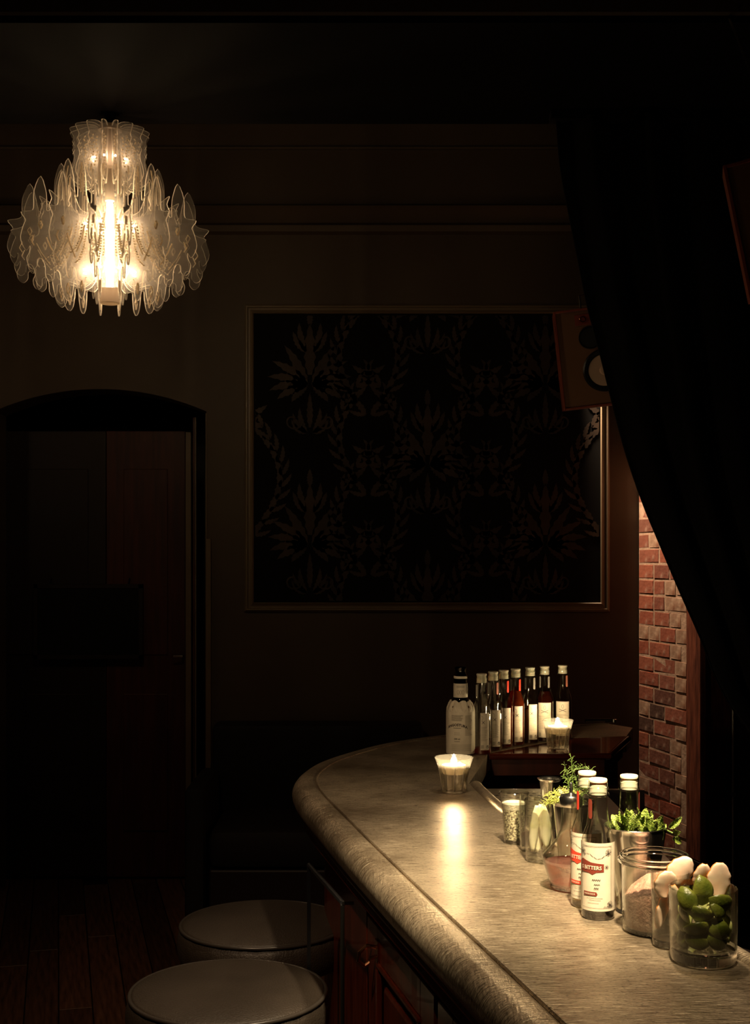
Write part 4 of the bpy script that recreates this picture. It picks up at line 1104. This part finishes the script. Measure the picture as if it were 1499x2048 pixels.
# mint
def mint_leaf(L, Wd, seed):
    r_ = random.Random(seed); bm = B(); n, m = 16, 5; rows=[]
    for i in range(n+1):
        t = i/n; hwid = Wd*.5*math.sin(PI*(t*.93+.04))**.75*(1.12-.35*t); row=[]
        for j in range(-m, m+1):
            u = j/m; ser = (1-.13*(i % 2)) if abs(j) == m else 1
            z = L*t; y = -.25*hwid*abs(u)+.0016*math.sin(i*3.1+abs(j)*2.1+seed)+r_.uniform(-.0006,.0006)+ .25*L*t*t*.6
            row.append(bm.verts.new((u*hwid*ser, y, z)))
        rows.append(row)
    for a, b in zip(rows, rows[1:]):
        for j in range(2*m): bm.faces.new((a[j],a[j+1],b[j+1],b[j]))
    return bm
mb = thing('mint_bunch', 'bunch of bright green crinkled mint leaves in the steel tin', 'herbs', (T1[0], T1[1], Z0+.095))
lv = []
for s_ in range(4):
    o = obj('leaf', mint_leaf(.036, .022, s_), M['mint'], mb, smooth='all'); lv.append([o, False])
mr_ = random.Random(5)
for k in range(60):
    e = lv[k % 4]; o = e[0] if not e[1] else e[0].copy()
    if e[1]: C.objects.link(o)
    e[1] = True
    a = mr_.uniform(0, 2*PI); q = mr_.uniform(.004, .036); tilt = mr_.uniform(.1, .75)*(q/.036+.25)
    o.location = (q*math.cos(a), q*math.sin(a), .022+mr_.uniform(-.006,.020)*(1-q/.06))
    o.rotation_euler = (Matrix.Rotation(a, 3, 'Z') @ Matrix.Rotation(tilt, 3, 'Y') @ Matrix.Rotation(mr_.uniform(0, 2*PI), 3, 'Z')).to_euler()
    sc = mr_.uniform(.55, .85); o.scale = (sc, sc, sc)
# the outlying pair of leaves on the right
for dx, dz, rx, sc in ((.050,.030,(.3,.9,.4),.75),(.058,.022,(.9,1.2,-.6),.7),(.056,.014,(.2,2.0,.8),.7)):
    o = lv[0][0].copy(); C.objects.link(o); o.location = (dx, -.012, dz+.008); o.rotation_euler = rx; o.scale = (sc*.8,sc,sc)
bm = B()
for k in range(7):
    a = k*.9; tube(bm, [(.006*math.cos(a), .006*math.sin(a), -.07), (.014*math.cos(a), .014*math.sin(a), 0), (.026*math.cos(a), .026*math.sin(a), .035)], .0012, 6)
tube(bm, [(.03,-.005,.02),(.044,-.01,.036),(.056,-.012,.03)], .0012, 6)
obj('stems', bm, M['herbdark'], mb)
# wispy herb
hbn = thing('herb_bunch', 'wispy pale green herb sprigs spilling from the steel tin beside the flask', 'herbs', (T2[0], T2[1], Z0+.08))
def sprig(seed, root, tip, sag, m):
    r_ = random.Random(seed); bm = B(); root = Vector(root); tip = Vector(tip)
    mid = (root+tip)/2+Vector((0,0,sag)); pts = [root*(1-t)**2+mid*2*t*(1-t)+tip*t*t for t in [i_/10 for i_ in range(11)]]
    tube(bm, pts, [.0009*(1-.06*i_) for i_ in range(11)], 5)
    for i_ in range(3, 11):
        for k in range(5):
            d = Vector((r_.uniform(-1,1), r_.uniform(-1,1), r_.uniform(-.5,1))).normalized()*r_.uniform(.007,.014)
            tube(bm, [pts[i_], pts[i_]+d*.6+Vector((0,0,.0015)), pts[i_]+d], .0004, 3, caps=False)
    return obj('sprig', bm, m, hbn)
hs = [((0,0,0),(-.055,-.015,.036),.04),((0,0,0),(-.045,.0,.052),.045),((.002,0,0),(-.036,-.02,.054),.04),((0,0,0),(-.024,-.01,.064),.03),((0,0,0),(-.05,-.02,.046),.036),((0,.004,0),(-.012,.0,.078),.02),((.004,0,0),(.004,.0,.085),.02),((0,0,0),(-.016,0,.105),.02),((.004,.004,0),(.016,.0,.088),.02),((0,0,0),(.022,-.01,.07),.02),((.0,.0,.03),(-.005,.0,.118),.01),((-.012,0,.09),(.030,0,.098),.012)]
for k, (a, b, s_) in enumerate(hs): sprig(k, a, b, s_, M['herb'] if k < 5 else M['herbdark'])
for k in range(5): sprig(40+k, (0,0,.01), (-.052+.014*k, -.02, .040+.004*k), .035, M['herb'])
# slim steel pick standing in the herbs
pk = tag(obj('cocktail_pick', tube(B(), [(0,0,0),(.003,0,.155)], [.0012,.0018], 8), M['black'], loc=(T2[0]+.006, T2[1]+.006, Z0+.012)), 'thin dark pick standing upright among the wispy herbs', 'pick')

# round flask with stopper
FX, FD = .329, 2.150
t = thing('glass_flask', 'low round glass flask with pink liquid and a chrome stopper', 'flask', on(FX, FD))
bm = B(); fp = [(.031,0),(.035,.0025),(.0375,.015),(.0465,.043),(.0482,.049),(.0465,.056),(.036,.068),(.0245,.083),(.0185,.098),(.0160,.115),(.0155,.137)]
lathe(bm, gauge(fp, .0018, .009), 56); obj('glass_body', bm, M['glass'], t, smooth='all')
bm = B(); lathe(bm, [(0,.0012),(.0305,.0012),(.034,.004),(.0345,.008),(0,.008)], 48); obj('thick_base', bm, M['glass_thick'], t, smooth=True)
bm = B(); lathe(bm, [(0,.0095),(.0345,.0095),(.0365,.018),(.0436,.042),(.0440,.044),(0,.044)], 48); obj('liquid', bm, M['liq_pink'], t, smooth=True)
bm = B(); lathe(bm, [(0,.128),(.0135,.128),(.0135,.1375),(.0185,.1378),(.0195,.141),(.0195,.152),(.017,.156),(.008,.158),(.003,.160),(.0025,.176),(.0018,.177),(0,.177)], 40); obj('stopper', bm, M['chrome'], t, smooth=True)

# glasses of lemon and the far two
def fl(n_, amt):
    return lambda r, z, a: r*(1-amt*abs(math.sin(n_*a/2))*(1 if z < .09 else 0))
AX, AD = .302, 2.342
vessel('tumbler', 'fluted glass of pale lemon pieces just left of the flask', 'glass', AX, AD, [(.0235,0),(.0258,.002),(.0265,.01),(.0275,.06),(.0285,.112)], .0018, .008, seg=72, fn=fl(16,.03), group=GL)
for k, (dx, dy, z, rot, w_, L) in enumerate(((-.009,-.006,.060,(0,.02,.4),.019,.085),(.007,-.010,.064,(.04,-.06,-.2),.022,.080),(.0,.004,.058,(0,.05,.1),.026,.090),(.010,.006,.046,(.05,.08,-.6),.018,.062))):
    o = obj('lemon_slice', peel_mesh(w_, L, .7, 20+k), [M['lemon'], M['lemon']], smooth='all', loc=(AX+dx, AD+dy, Z0+z), rot=rot)
    tag(o, ['narrow lemon slice on the left inside the fluted glass','broad pale lemon slice at the front right of the fluted glass','long lemon slice standing in the centre of the fluted glass','short lemon slice tucked low behind in the fluted glass'][k], 'lemon slice', 'lemon slices in the fluted glass')
BX, BD = .302, 2.428
vessel('tumbler', 'plain short glass half hidden behind the lemon glass', 'glass', BX, BD, [(.023,0),(.0255,.002),(.0270,.012),(.0285,.06),(.0295,.105)], .0018, .012, thick=.0242, group=GL)
bm = B(); lathe(bm, [(0,.0125),(.024,.0125),(.025,.03),(.0,.034)], 32); o = obj('syrup', bm, M['liq_dark'], smooth=True, loc=on(BX,BD)); tag(o, 'dark syrup in the bottom of the plain short glass', 'syrup')
CX, CD = .2705, 2.488
vessel('tumbler', 'tapered glass of salt and seeds, farthest left of the garnish glasses', 'glass', CX, CD, [(.0165,0),(.019,.002),(.0205,.010),(.0240,.06),(.0282,.0985)], .0016, .007, group=GL)
bm = B(); lathe(bm, [(0,.008),(.0178,.008),(.0195,.02),(.0222,.060),(.0226,.066),(0,.066)], 36); o = obj('seed_mix', bm, M['seed'], smooth=True, loc=on(CX,CD)); tag(o, 'speckled salt and seed mix filling the tapered glass', 'seasoning', kind='stuff')
bm = B(); lathe(bm, [(0,.0665),(.0224,.0665),(.0238,.077),(.018,.080),(0,.081)], 36); o = obj('salt_layer', bm, M['salt'], smooth=True, loc=on(CX,CD)); tag(o, 'pale salt layer on top of the seeds in the tapered glass', 'salt', kind='stuff')
# jigger
t = thing('jigger', 'small flared steel measuring cup behind the garnish glasses', 'jigger', on(.338, 2.478))
bm = B(); lathe(bm, [(.0,.0015),(.020,0),(.0205,.0015),(.010,.052),(.011,.056),(.0155,.085),(.0195,.122),(.0238,.126),(.0240,.1272),(.0190,.1255),(.0145,.087),(.009,.062),(0,.060)], 44); obj('cup', bm, M['steel'], t, smooth=True)

# the chandelier's added fill lights are its children; finished

for o in C.objects:
    if o.parent and o.name.split('.')[0] in ('engraving', 'printing', 'small_print', 'lettering', 'stems', 'sprig', 'damask_motif', 'damask_leaf_trail', 'banner', 'warning_mark'): o['kind'] = 'stuff'
